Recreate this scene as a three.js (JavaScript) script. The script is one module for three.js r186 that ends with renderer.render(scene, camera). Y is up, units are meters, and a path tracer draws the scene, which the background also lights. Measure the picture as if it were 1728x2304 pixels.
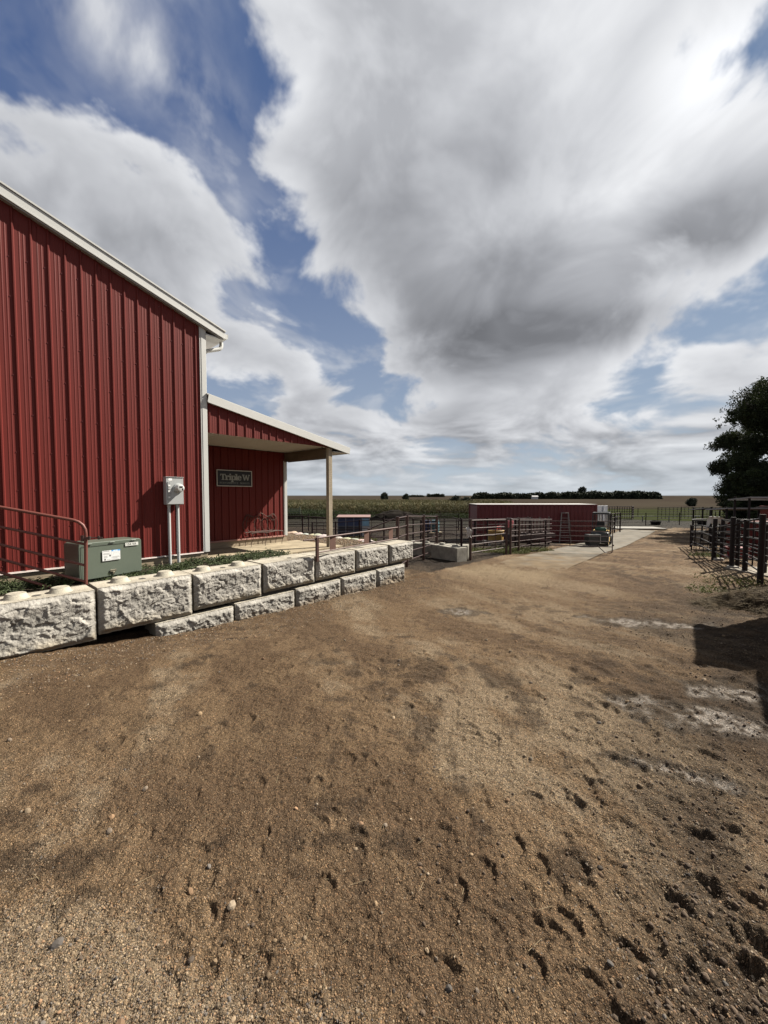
import * as THREE from 'three';
import { mergeGeometries } from 'three/addons/utils/BufferGeometryUtils.js';
import { RoundedBoxGeometry } from 'three/addons/geometries/RoundedBoxGeometry.js';

// ------------------------------------------------------------------ camera, sky, sun, exposure
const scene = new THREE.Scene();
const camera = new THREE.PerspectiveCamera(106.2, 768 / 1024, 0.05, 6000);
camera.position.set(0, 2.25, 0);
camera.rotation.x = -2.45 * Math.PI / 180;
const renderer = new THREE.WebGLRenderer({ antialias: true });
renderer.setSize(768, 1024);
renderer.toneMapping = THREE.LinearToneMapping;
renderer.toneMappingExposure = 2.7;
renderer.shadowMap.enabled = true;

const SUN = new THREE.Vector3(0.650, 0.691, -0.317).normalize();   // right of and ahead of the camera, 44 degrees up
const sun = new THREE.DirectionalLight(new THREE.Color(1.0, 0.93, 0.82), 5);
sun.position.copy(SUN).multiplyScalar(80).add(new THREE.Vector3(0, 0, -15));
sun.target.position.set(0, 0, -15);
sun.castShadow = true;
sun.shadow.mapSize.set(4096, 4096);
Object.assign(sun.shadow.camera, { left: -45, right: 45, top: 45, bottom: -45, near: 1, far: 200 });
scene.add(sun, sun.target);

// ------------------------------------------------------------------ random numbers and noise
function rng(seed) {
  let s = seed >>> 0;
  return () => { s = (s + 0x6d2b79f5) | 0; let t = Math.imul(s ^ (s >>> 15), 1 | s); t = (t + Math.imul(t ^ (t >>> 7), 61 | t)) ^ t; return ((t ^ (t >>> 14)) >>> 0) / 4294967296; };
}
const PERM = new Uint8Array(1024);
{
  const r = rng(7), a = Array.from({ length: 256 }, (_, i) => i);
  for (let i = 255; i > 0; i--) { const j = Math.floor(r() * (i + 1)); [a[i], a[j]] = [a[j], a[i]]; }
  for (let i = 0; i < 1024; i++) PERM[i] = a[i & 255];
}
const GX = new Float64Array(256), GY = new Float64Array(256);
for (let i = 0; i < 256; i++) { GX[i] = Math.cos(i * 2.399963); GY[i] = Math.sin(i * 2.399963); }
function noise(x, y) {                                               // gradient noise, about -0.7 .. 0.7
  const xi = Math.floor(x), yi = Math.floor(y), fx = x - xi, fy = y - yi, X = xi & 255, Y = yi & 255;
  const u = fx * fx * fx * (fx * (fx * 6 - 15) + 10), v = fy * fy * fy * (fy * (fy * 6 - 15) + 10);
  const a = PERM[PERM[X] + Y], b = PERM[PERM[X + 1] + Y], c = PERM[PERM[X] + Y + 1], d = PERM[PERM[X + 1] + Y + 1];
  const n0 = GX[a] * fx + GY[a] * fy, n1 = GX[b] * (fx - 1) + GY[b] * fy, n2 = GX[c] * fx + GY[c] * (fy - 1), n3 = GX[d] * (fx - 1) + GY[d] * (fy - 1);
  return n0 + u * (n1 - n0) + v * (n2 - n0 + u * (n0 - n1 - n2 + n3));
}
function fbm(x, y, oct, gain = 0.5, lac = 2.03) {
  let s = 0, a = 1;
  for (let i = 0; i < oct; i++) { s += a * noise(x, y); x = x * lac + 17.3; y = y * lac - 9.1; a *= gain; }
  return s;
}
const HX = new Float64Array(256), HY = new Float64Array(256), HZ = new Float64Array(256);
for (let i = 0; i < 256; i++) { const y = 1 - (i + 0.5) / 128, r = Math.sqrt(1 - y * y), a = i * 2.399963; HX[i] = r * Math.cos(a); HY[i] = y; HZ[i] = r * Math.sin(a); }
function noise3(x, y, z) {
  const xi = Math.floor(x), yi = Math.floor(y), zi = Math.floor(z), fx = x - xi, fy = y - yi, fz = z - zi, X = xi & 255, Y = yi & 255, Z = zi & 255, gx = fx - 1, gy = fy - 1, gz = fz - 1;
  const u = fx * fx * fx * (fx * (fx * 6 - 15) + 10), v = fy * fy * fy * (fy * (fy * 6 - 15) + 10), w = fz * fz * fz * (fz * (fz * 6 - 15) + 10);
  const A = PERM[X] + Y, B = PERM[X + 1] + Y, AA = PERM[A] + Z, AB = PERM[A + 1] + Z, BA = PERM[B] + Z, BB = PERM[B + 1] + Z;
  let g = PERM[AA]; const a0 = HX[g] * fx + HY[g] * fy + HZ[g] * fz; g = PERM[BA]; const a1 = HX[g] * gx + HY[g] * fy + HZ[g] * fz;
  g = PERM[AB]; const b0 = HX[g] * fx + HY[g] * gy + HZ[g] * fz; g = PERM[BB]; const b1 = HX[g] * gx + HY[g] * gy + HZ[g] * fz;
  g = PERM[AA + 1]; const c0 = HX[g] * fx + HY[g] * fy + HZ[g] * gz; g = PERM[BA + 1]; const c1 = HX[g] * gx + HY[g] * fy + HZ[g] * gz;
  g = PERM[AB + 1]; const d0 = HX[g] * fx + HY[g] * gy + HZ[g] * gz; g = PERM[BB + 1]; const d1 = HX[g] * gx + HY[g] * gy + HZ[g] * gz;
  const a = a0 + u * (a1 - a0), b = b0 + u * (b1 - b0), c = c0 + u * (c1 - c0), d = d0 + u * (d1 - d0), e = a + v * (b - a), f = c + v * (d - c);
  return 1.25 * (e + w * (f - e));
}
function fbm3(x, y, z, oct, gain = 0.5) {
  let s = 0, a = 1;
  for (let i = 0; i < oct; i++) { s += a * noise3(x, y, z); x = x * 2.03 + 11.7; y = y * 2.03 - 5.3; z = z * 2.03 + 3.9; a *= gain; }
  return s;
}
const clamp = (x, a = 0, b = 1) => Math.min(b, Math.max(a, x));
const smooth = (a, b, x) => { const t = clamp((x - a) / (b - a)); return t * t * (3 - 2 * t); };
const mix = (a, b, t) => a + (b - a) * t;

// ------------------------------------------------------------------ the sky: broken cloud over blue, by azimuth and elevation in degrees
{
  const W = 3584, H = 1792, data = new Float32Array(W * H * 4), D = 180 / Math.PI;
  const GAPS = [                                                     // openings in the cloud: outlines (azimuth right of north, elevation)
    [[-56, 43], [-46.6, 46], [-21.7, 52], [-18.0, 47.7], [-14.8, 44.7], [-17.3, 42.1], [-20.9, 40.3], [-19.8, 37.4], [-15.0, 34.1], [-11.5, 31.3], [-8.7, 26.6], [-4.0, 22.4], [-0.6, 18.4], [2.8, 14.0], [4.5, 10.8], [2.8, 8.5], [-2.0, 11.5], [-5.1, 14.0], [-4.0, 15.9], [-8.7, 19.4], [-15.2, 23.4], [-21.2, 24.8], [-17.6, 27.8], [-18.7, 30.4], [-22.7, 34.5], [-27.5, 36.5], [-33.8, 36.8], [-38.9, 35.7], [-43.7, 35.9], [-56, 37]],
    [[54, 20.5], [44.3, 20.3], [38.3, 19.8], [34.9, 18.7], [32.7, 15.6], [30.8, 12.1], [25.6, 8.6], [29.3, 8.3], [35.1, 11.6], [37.6, 14.2], [40.0, 16.2], [44.4, 16.4], [54, 16.2]],
    [[40.3, 40], [43.5, 41], [48, 40.5], [49, 37], [45.6, 36.4], [41.6, 37.4]],
    [[-24.8, 16.2], [-17.8, 14.0], [-19.0, 10.9], [-24.9, 12.8]],
    [[96, 34], [120, 42], [150, 30], [142, 22], [118, 28]], [[-150, 24], [-118, 44], [-96, 36], [-120, 22]], [[176, 50], [200, 60], [190, 38], [168, 34]], [[66, 64], [100, 70], [92, 58]],
  ];
  const inside = (poly, x, y) => {                                   // signed distance in degrees, positive inside
    let d = 1e9, w = false; const cx = Math.cos(y / D);
    for (let i = 0, j = poly.length - 1; i < poly.length; j = i++) {
      const ax = poly[j][0], ay = poly[j][1], bx = poly[i][0], by = poly[i][1];
      const ex = (bx - ax) * cx, ey = by - ay, px = (x - ax) * cx, py = y - ay, t = clamp((px * ex + py * ey) / (ex * ex + ey * ey + 1e-9));
      d = Math.min(d, (px - ex * t) ** 2 + (py - ey * t) ** 2);
      if ((ay > y) !== (by > y) && x < (bx - ax) * (y - ay) / (by - ay) + ax) w = !w;
    }
    return (w ? 1 : -1) * Math.sqrt(d);
  };
  const bounds = GAPS.map((p) => { const xs = p.map((q) => q[0]), ys = p.map((q) => q[1]); return [Math.min(...xs) - 16, Math.max(...xs) + 16, Math.min(...ys) - 14, Math.max(...ys) + 14]; });
  const THICK = [[14, 21.5, 11, 4.4, 1.1], [30, 20.5, 9, 2.8, 0.55], [39, 27.5, 8, 4, 0.9], [1, 34, 9, 6, 0.45], [20, 29, 8, 4, 0.45], [4, 28, 7, 4, 0.5], [8, 11.2, 7, 1.6, 0.45], [-31, 28, 6, 4, 0.22], [-6, 13, 6, 2.2, 0.25], [16, 40, 9, 5, 0.3], [42, 11, 6, 2.5, 0.35],
    [-100, 25, 14, 7, 0.6], [-140, 50, 18, 9, 0.6], [150, 55, 18, 8, 0.6], [110, 18, 14, 6, 0.6], [-60, 60, 18, 9, 0.6], [20, 66, 26, 8, 0.6], [175, 18, 16, 6, 0.6]];
  const SHREDS = [[-37, 45, 7, 3.2, 0.8], [-30, 42.5, 6, 3, 0.85], [-23, 40, 4, 3.6, 0.95], [-21, 35, 2.5, 3, 0.6], [-44, 41, 5, 2.5, 0.6], [-28, 49, 7, 2.5, 0.5]];
  const FLARE = [[37, 37, 9, 7, 0.25], [36, 23.2, 5, 1.4, 0.12], [-11, 44, 5, 3, 0.1], [24, 47, 9, 5, 0.16], [29, 33, 6, 3, 0.1]];
  const blob = (list, x, y) => { let s = 0; for (const [bx, by, rx, ry, a] of list) { let dx = x - bx; if (dx > 180) dx -= 360; if (dx < -180) dx += 360; dx *= Math.cos(y / D) / Math.cos(by / D); const q = (dx / rx) ** 2 + ((y - by) / ry) ** 2; if (q < 6) s += a * Math.exp(-q); } return s; };
  for (let j = H / 2 - 4; j < H; j++) {
    const el = ((j + 0.5) / H - 0.5) * Math.PI, elD = Math.max(el * D, 0.02), sy = Math.sin(Math.max(el, 0.0003)), cy = Math.cos(el);
    for (let i = 0; i < W; i++) {
      const an = ((i + 0.5) / W - 0.5) * 2 * Math.PI, x = Math.cos(an) * cy, z = Math.sin(an) * cy;
      const az = Math.atan2(x, -z) * D, low = smooth(15, 5, elD);
      // billows: noise on the sky's sphere, drawn out into rows towards the horizon
      const yy = 0.5 * Math.log(sy + 0.07) + 0.55 * sy, S3 = 4.3, qx = x * S3 + 20, qy = yy * S3 + 20, qz = z * S3 + 20;
      const wx = noise3(qx * 0.9 + 5, qy * 0.9, qz * 0.9) * 0.45, wy = noise3(qx * 0.9, qy * 0.9 + 31, qz * 0.9) * 0.45;
      const f = fbm3(qx + wx, qy + wy, qz + wx, 8, 0.57), f2 = fbm3(qx + wx + 0.20, qy + wy + 0.13, qz + wx - 0.1, 5, 0.54);
      const puff = 1 - 2.4 * Math.abs(noise3(qx * 2.3 + wx * 2, qy * 2.3 + wy * 2, qz * 2.3));
      let gap = -12;                                                 // degrees inside the nearest opening
      GAPS.forEach((p, n) => { const b = bounds[n]; if (az > b[0] && az < b[1] && elD > b[2] && elD < b[3]) gap = Math.max(gap, inside(p, az, elD)); else if (b[1] > 180 || b[0] < -180) { const a2 = az < 0 ? az + 360 : az - 360; if (a2 > b[0] && a2 < b[1] && elD > b[2] && elD < b[3]) gap = Math.max(gap, inside(p, a2, elD)); } });
      const g = (gap + 1.4) / 4.0;
      let dens = mix(-g * 1.05, 0.3, low * 0.85) + f * mix(1.3, 1.7, low) + puff * 0.13;
      dens = Math.min(dens, 2.2);
      let alpha = smooth(-0.36, 0.46, dens);
      const wisp = smooth(0.0, 0.9, fbm3(qx * 1.3 + 60 + wx * 2, qy * 1.3 + 11 + wy * 2, qz * 1.3, 5, 0.6) + 0.2) * 0.42;
      alpha = Math.max(alpha, wisp * smooth(52, 20, elD), clamp(blob(SHREDS, az, elD) * (0.36 + f * 1.25 + puff * 0.2)) * 0.85);
      // blue behind: deeper overhead and away from the sun
      const up = smooth(2, 48, elD), near = clamp(x * SUN.x + sy * SUN.y + z * SUN.z), ns = near ** 3;
      let r = mix(0.38, 0.060, up ** 0.62) + 0.10 * ns, gg = mix(0.47, 0.112, up ** 0.62) + 0.13 * ns, b = mix(0.56, 0.27, up ** 0.75) + 0.13 * ns;
      // cloud: bright rims on the sun's side, grey bases where it is thick
      const thick = clamp(blob(THICK, az, elD) * (1 + f * 0.55) + smooth(0.2, 1.6, dens) * 0.40 + f * 0.08, 0, 1.2);
      const rim = clamp((f - f2) * 0.6, -0.2, 0.3);
      let c = mix(0.66, 0.185, Math.min(1, thick * 0.9)) + rim * (0.36 - 0.12 * thick) + puff * 0.03 + f * 0.03 + blob(FLARE, az, elD) + 0.16 * ns;
      c = mix(c, 0.47 + (f - f2) * 0.5 + f * 0.2 + puff * 0.05 - 0.03 * smooth(9, 3, elD), low * 0.8);
      c = clamp(c, 0.15, 1.05);
      const grey = clamp(1.1 - c * 1.3), cr = c * (0.985 - 0.03 * grey), cg = c * (1.0 - 0.01 * grey), cb = c * (1.03 + 0.06 * grey);
      r = mix(r, cr, alpha); gg = mix(gg, cg, alpha); b = mix(b, cb, alpha);
      const hz = smooth(9, 0, elD) * 0.62;
      r = mix(r, 0.60, hz); gg = mix(gg, 0.66, hz); b = mix(b, 0.71, hz);
      const o = (j * W + i) * 4, S = 1 / 2.7;
      data[o] = r * S; data[o + 1] = gg * S; data[o + 2] = b * S; data[o + 3] = 1;
    }
  }
  for (let j = 0; j < H / 2 - 4; j++) for (let i = 0; i < W; i++) { const o = (j * W + i) * 4; data[o] = 0.03; data[o + 1] = 0.025; data[o + 2] = 0.02; data[o + 3] = 1; }
  const sky = new THREE.DataTexture(data, W, H, THREE.RGBAFormat, THREE.FloatType);
  sky.mapping = THREE.EquirectangularReflectionMapping;
  sky.magFilter = sky.minFilter = THREE.LinearFilter;
  sky.wrapS = THREE.RepeatWrapping;
  sky.needsUpdate = true;
  scene.background = sky;
  scene.environment = sky;
}

// ------------------------------------------------------------------ helpers
const V = (x, y, z) => new THREE.Vector3(x, y, z);
const lin = (r, g, b) => new THREE.Color().setRGB(r, g, b);
const mat = (r, g, b, roughness = 0.8, metalness = 0, extra = {}) => new THREE.MeshStandardMaterial({ color: lin(r, g, b), roughness, metalness, ...extra });
const used = new Map();
function numbered(name) { const n = used.get(name) ?? 0; used.set(name, n + 1); return n ? name + '_' + String(n).padStart(3, '0') : name; }
function tag(o, label, category, group, kind) {
  if (label) o.userData.label = label;
  if (category) o.userData.category = category;
  if (group) o.userData.group = group;
  if (kind) o.userData.kind = kind;
  return o;
}
function thing(name, label, category, pos = [0, 0, 0], turn = 0, group) {
  const o = new THREE.Group(); o.name = numbered(name); scene.add(o);
  o.position.set(...pos); o.rotation.y = turn;
  return tag(o, label, category, group);
}
function part(parent, name, geo, m, label) {
  const o = new THREE.Mesh(Array.isArray(geo) ? join(geo) : geo, m);
  o.name = name; parent.add(o);
  if (label) o.userData.label = label;
  return o;
}
function single(name, geo, m, label, category, group) { const o = new THREE.Mesh(Array.isArray(geo) ? join(geo) : geo, m); o.name = numbered(name); scene.add(o); return tag(o, label, category, group); }
function struct(name, geo, m) { const o = new THREE.Mesh(geo, m); o.name = numbered(name); o.userData.kind = 'structure'; scene.add(o); return o; }
function join(list) {
  const flat = list.map((g) => { const n = g.index ? g.toNonIndexed() : g; for (const k of Object.keys(n.attributes)) if (!['position', 'normal', 'uv'].includes(k)) n.deleteAttribute(k); return n; });
  return mergeGeometries(flat);
}
// an axis-aligned box from corner to corner, edges a little rounded when r > 0; uv in metres
function box(x0, x1, y0, y1, z0, z1, r = 0) {
  const w = x1 - x0, h = y1 - y0, d = z1 - z0;
  const g = r ? new RoundedBoxGeometry(w, h, d, 2, Math.min(r, w / 2.1, h / 2.1, d / 2.1)) : new THREE.BoxGeometry(w, h, d);
  g.translate((x0 + x1) / 2, (y0 + y1) / 2, (z0 + z1) / 2);
  return boxUV(g);
}
function boxUV(g) {
  const p = g.attributes.position, n = g.attributes.normal, uv = new Float32Array(p.count * 2);
  for (let i = 0; i < p.count; i++) {
    const ax = Math.abs(n.getX(i)), ay = Math.abs(n.getY(i)), az = Math.abs(n.getZ(i));
    if (ay >= ax && ay >= az) { uv[i * 2] = p.getX(i); uv[i * 2 + 1] = p.getZ(i); }
    else if (ax >= az) { uv[i * 2] = p.getZ(i); uv[i * 2 + 1] = p.getY(i); }
    else { uv[i * 2] = p.getX(i); uv[i * 2 + 1] = p.getY(i); }
  }
  g.setAttribute('uv', new THREE.BufferAttribute(uv, 2));
  return g;
}
// a round bar between two points
function bar(a, b, r, seg = 8, r2 = r, caps = true) {
  const d = b.clone().sub(a), g = new THREE.CylinderGeometry(r2, r, d.length(), seg, 1, !caps);
  g.applyQuaternion(new THREE.Quaternion().setFromUnitVectors(V(0, 1, 0), d.clone().normalize()));
  return g.translate((a.x + b.x) / 2, (a.y + b.y) / 2, (a.z + b.z) / 2);
}
function beam(a, b, w, h, up = V(0, 1, 0)) {                         // a square bar between two points
  const d = b.clone().sub(a), g = new THREE.BoxGeometry(w, h, d.length());
  boxUV(g);
  const z = d.clone().normalize(), x = up.clone().cross(z).normalize(), y = z.clone().cross(x);
  g.applyMatrix4(new THREE.Matrix4().makeBasis(x, y, z));
  return g.translate((a.x + b.x) / 2, (a.y + b.y) / 2, (a.z + b.z) / 2);
}
const tube = (pts, r, n = 24, seg = 8, tension = 0.5) => new THREE.TubeGeometry(new THREE.CatmullRomCurve3(pts, false, 'catmullrom', tension), n, r, seg);
function bent(pts, radius, r, seg = 8) {                             // pipe along straight runs with bends of one radius
  const path = new THREE.CurvePath();
  let last = pts[0];
  for (let i = 1; i < pts.length - 1; i++) {
    const a = pts[i].clone().add(pts[i - 1].clone().sub(pts[i]).setLength(radius)), b = pts[i].clone().add(pts[i + 1].clone().sub(pts[i]).setLength(radius));
    path.add(new THREE.LineCurve3(last, a)); path.add(new THREE.QuadraticBezierCurve3(a, pts[i], b)); last = b;
  }
  path.add(new THREE.LineCurve3(last, pts[pts.length - 1]));
  return new THREE.TubeGeometry(path, pts.length * 14, r, seg);
}
function quadStrip(rows) {                                           // a surface from rows of points, flat faces
  const pos = [];
  for (let i = 0; i + 1 < rows.length; i++) for (let j = 0; j + 1 < rows[i].length; j++) {
    const a = rows[i][j], b = rows[i + 1][j], c = rows[i + 1][j + 1], d = rows[i][j + 1];
    pos.push(...a, ...b, ...c, ...a, ...c, ...d);
  }
  const g = new THREE.BufferGeometry();
  g.setAttribute('position', new THREE.Float32BufferAttribute(pos, 3)); g.computeVertexNormals();
  return boxUV(g);
}
// textures computed pixel by pixel: f(u, v) -> [r, g, b] linear 0..1 (or one number for height)
function texture(n, f, srgb = true, m = n) {
  const d = new Uint8Array(n * m * 4);
  for (let j = 0; j < m; j++) for (let i = 0; i < n; i++) {
    const c = f(i / n, j / m), o = (j * n + i) * 4;
    for (let k = 0; k < 3; k++) { const v = clamp(Array.isArray(c) ? c[k] : c); d[o + k] = 255 * (srgb ? (v <= 0.0031308 ? v * 12.92 : 1.055 * v ** (1 / 2.4) - 0.055) : v); }
    d[o + 3] = 255;
  }
  const t = new THREE.DataTexture(d, n, m);
  t.wrapS = t.wrapT = THREE.RepeatWrapping; t.magFilter = t.minFilter = THREE.LinearFilter; t.needsUpdate = true;
  if (srgb) t.colorSpace = THREE.SRGBColorSpace;
  return t;
}
const scaled = (t, sx, sy = sx) => { const c = t.clone(); c.repeat.set(sx, sy); c.needsUpdate = true; return c; };
function wrapNoise(u, v, cells, oct, gain = 0.5) {                   // noise that repeats over the unit square
  let s = 0, a = 1;
  for (let o = 0; o < oct; o++) { const c = cells * 2 ** o; s += a * (noiseP(u * c, v * c, c)); a *= gain; }
  return s;
}
function noiseP(x, y, p) {
  const xi = Math.floor(x), yi = Math.floor(y), fx = x - xi, fy = y - yi, w = (n) => ((n % p) + p) % p & 255;
  const X0 = w(xi), X1 = w(xi + 1), Y0 = w(yi), Y1 = w(yi + 1), u = fx * fx * (3 - 2 * fx), v = fy * fy * (3 - 2 * fy);
  const a = PERM[PERM[X0] + Y0], b = PERM[PERM[X1] + Y0], c = PERM[PERM[X0] + Y1], d = PERM[PERM[X1] + Y1];
  const n0 = GX[a] * fx + GY[a] * fy, n1 = GX[b] * (fx - 1) + GY[b] * fy, n2 = GX[c] * fx + GY[c] * (fy - 1), n3 = GX[d] * (fx - 1) + GY[d] * (fy - 1);
  return mix(mix(n0, n1, u), mix(n2, n3, u), v);
}

// ------------------------------------------------------------------ where things stand
// The barn's frame: e1 runs along its gable wall (right and away), e2 along its length (left and away), from its near right corner.
const A41 = 41 * Math.PI / 180, E1 = V(Math.sin(A41), 0, -Math.cos(A41)), E2 = V(-Math.cos(A41), 0, -Math.sin(A41)), CORNER = V(-4.213, 0.94, -8.95);
const BARN_TURN = Math.PI / 2 - A41;                                 // turns local x to e1 and local z to -e2
const barnAt = (a, y, b) => CORNER.clone().addScaledVector(E1, a).addScaledVector(E2, b).setY(y);
const toBarn = (x, z) => { const dx = x - CORNER.x, dz = z - CORNER.z; return [dx * E1.x + dz * E1.z, dx * E2.x + dz * E2.z]; };
const GRADE = [[-400, 0.05], [-2, 0.03], [4, 0], [5.4, -0.03], [6.2, -0.13], [7, -0.24], [8, -0.32], [9.5, -0.38], [13, -0.44], [18.5, -0.56], [24, -0.84], [30, -0.97], [37, -1.02], [60, -1.15], [80, -1.3], [200, -1.5], [600, -1.6], [5000, -1.2]];
function grade(d) {
  for (let i = 1; i < GRADE.length; i++) if (d <= GRADE[i][0]) { const [a, ya] = GRADE[i - 1], [b, yb] = GRADE[i], t = clamp((d - a) / (b - a)); return mix(ya, yb, t); }
  return -1.2;
}
// how far a point lies inside the raised pad by the barn (1 on it, 0 on the drive)
const padAt = (a, b) => smooth(7.0, 5.9, a) * smooth(-1.62, -1.58, b) * smooth(-20, -19, a) * smooth(26, 24, b);
const PATH = { x: 5.2, d: 14.6, ux: 0.653, ud: 0.757, w: 1.5 };      // concrete path: a point on its middle and its heading
function pathAt(x, d) { const q = (x - PATH.x) * PATH.ux + (d - PATH.d) * PATH.ud, s = (x - PATH.x) * PATH.ud - (d - PATH.d) * PATH.ux; return [q, s]; }

// ------------------------------------------------------------------ the ground: one sheet out to the horizon
const DRIVE_U = 0.58;                                                // metres that one tile of gravel covers
let gravelMap, gravelBump;
{
  const n = 1024, H = new Float32Array(n * n), C = new Float32Array(n * n * 3), r = rng(21);
  for (let j = 0; j < n; j++) for (let i = 0; i < n; i++) {
    const u = i / n, v = j / n, s = wrapNoise(u, v, 24, 5, 0.62), q = wrapNoise(u, v, 6, 3), o = j * n + i;
    H[o] = 0.2 + s * 0.18; const b = 0.40 + s * 0.45 + q * 0.14;
    C[o * 3] = b; C[o * 3 + 1] = b * 0.97; C[o * 3 + 2] = b * 0.92;
  }
  const TINT = [[1, 0.95, 0.86], [1.12, 1.03, 0.9], [0.95, 0.95, 0.95], [1.05, 0.9, 0.78], [0.8, 0.78, 0.76], [1.15, 1.1, 1.02]];
  for (let k = 0; k < 15000; k++) {
    const big = r() ** 5, R = 1.8 + 3.2 * r() + big * 7, cx = r() * n, cy = r() * n, an = r() * 3.14, el = 0.6 + 0.4 * r(), ca = Math.cos(an), sa = Math.sin(an);
    const t = TINT[Math.floor(r() * TINT.length)], lum = 0.34 + r() * 0.85 + (r() < 0.06 ? 0.4 : 0), h0 = 0.12 + r() * 0.3;
    for (let y = -Math.ceil(R); y <= R; y++) for (let x = -Math.ceil(R); x <= R; x++) {
      const px = (x * ca + y * sa) / R, py = (y * ca - x * sa) / (R * el), q = px * px + py * py;
      if (q >= 1) continue;
      const o = ((Math.floor(cy + y) + n) % n) * n + ((Math.floor(cx + x) + n) % n), h = h0 + Math.sqrt(1 - q) * R * 0.055;
      if (h > H[o]) { H[o] = h; for (let c = 0; c < 3; c++) C[o * 3 + c] = lum * t[c]; }
    }
  }
  const at = (a, u, v) => a[(Math.floor(v * n + 0.5) % n) * n + (Math.floor(u * n + 0.5) % n)];
  gravelMap = texture(n, (u, v) => { const o = ((Math.floor(v * n + 0.5) % n) * n + (Math.floor(u * n + 0.5) % n)) * 3; return [C[o] * 0.62, C[o + 1] * 0.62, C[o + 2] * 0.62]; });
  gravelBump = texture(n, (u, v) => clamp(at(H, u, v)), false);
}
// hoof prints pressed into the drive, denser to the right where the horses cross
const PRINTS = [], PGRID = new Map();
{
  const r = rng(33);
  const add = (x, d, s, an, depth) => { PRINTS.push([x, d, s, an, depth]); };
  for (let k = 0; k < 4200; k++) {
    const d = 1.3 + 19 * r() ** 1.1, x = (-0.75 + 1.8 * r()) * d;
    const right = smooth(-0.05, 0.75, x / d + 0.05 * Math.sin(d * 1.3)), keep = 0.26 + 0.2 * right;
    if (r() > keep) continue;
    add(x, d, 0.05 + 0.04 * r() + 0.03 * right, 0.45 + (r() - 0.5) * 1.5, (0.004 + 0.013 * r() ** 1.7) * (0.65 + 0.35 * right));
  }
  // a run of shod tracks and boot marks closer to the middle
  for (let k = 0; k < 34; k++) { const t = k / 34, d = 2 + 9 * t; add(-0.6 + 1.1 * t + 0.35 * (k % 2) + r() * 0.3, d + r() * 0.2, 0.055 + r() * 0.02, 0.4 + r() * 0.7, 0.006 + r() * 0.006); }
  for (const p of PRINTS) { const R = p[2] * 2.7; for (let i = Math.floor((p[0] - R) * 4); i <= Math.floor((p[0] + R) * 4); i++) for (let j = Math.floor((p[1] - R) * 4); j <= Math.floor((p[1] + R) * 4); j++) { const k = i * 4096 + j; if (!PGRID.has(k)) PGRID.set(k, []); PGRID.get(k).push(p); } }
}
function prints(x, d) {                                              // height change made by the prints
  const list = PGRID.get(Math.floor(x * 4) * 4096 + Math.floor(d * 4));
  if (!list) return 0;
  let s = 0;
  for (const [px, pd, R, an, depth] of list) {
    const dx = x - px, dd = d - pd, a = (dx * Math.cos(an) + dd * Math.sin(an)) / R, b = (dd * Math.cos(an) - dx * Math.sin(an)) / (R * 1.15);
    const wob = 1 + 0.13 * noise(x * 22, d * 22), q = Math.sqrt(a * a + b * b) * wob;
    if (q > 2.2) continue;
    const cup = smooth(1.05, 0.84, q) * (0.16 + 1.0 * Math.max(0, a + 0.25)), rim = Math.exp(-(((q - 1.25) / 0.24) ** 2)) * (0.38 + 0.45 * a);
    s += depth * (-cup + rim);
  }
  return Math.max(s, -0.028);
}
const muddy = (x, d) => smooth(0.35, 0.95, x / Math.max(d, 1) + 0.22 * fbm(x * 0.35, d * 0.35, 3)) * smooth(13, 9, d) * smooth(-3, 1, d);
// damp, churned patches with wet glints painted in as pale colour
const WET_GLINTS = [[3.35, 3.75, 0.75, 0.28, 0.5], [4.6, 4.05, 0.8, 0.35, 0.35], [5.0, 7.6, 0.65, 0.35, 0.2], [5.8, 7.35, 0.5, 0.25, 0.1], [7.6, 7.1, 0.5, 0.2, 0], [1.7, 8.4, 0.35, 0.3, 0], [2.3, 3.1, 0.35, 0.12, 0.5]];
const wetGlintAt = (x, d) => { let s = 0; for (const [cx, cd, rx, rd, t] of WET_GLINTS) { const a = x - cx, b = d - cd + t * a; s = Math.max(s, 1.15 - Math.hypot(a / rx, b / rd) * 0.75 + fbm(x * 2.4, d * 2.4, 4) * 0.75); } return s; };
function tread(x, d) {                                               // tyre tracks that run up the drive
  let s = 0;
  for (const [x0, k, w] of [[0.25, 0.27, 0.2], [2.0, 0.3, 0.2], [-1.35, -0.22, 0.18]]) {
    const c = x0 + k * (d - 4) + 0.02 * (d - 4) ** 2 * (k > 0 ? 0.4 : -0.3), a = (x - c) / w;
    if (Math.abs(a) > 1.4) continue;
    const m = smooth(1.1, 0.85, Math.abs(a)) * smooth(0.0, 0.25, fbm(x * 0.6 + 3, d * 0.5, 2) + 0.08);
    s += m * smooth(3.2, 5, d) * (-0.006 + 0.0065 * Math.sin((d + Math.abs(a) * 0.12) * 62));
  }
  return s;
}
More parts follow.
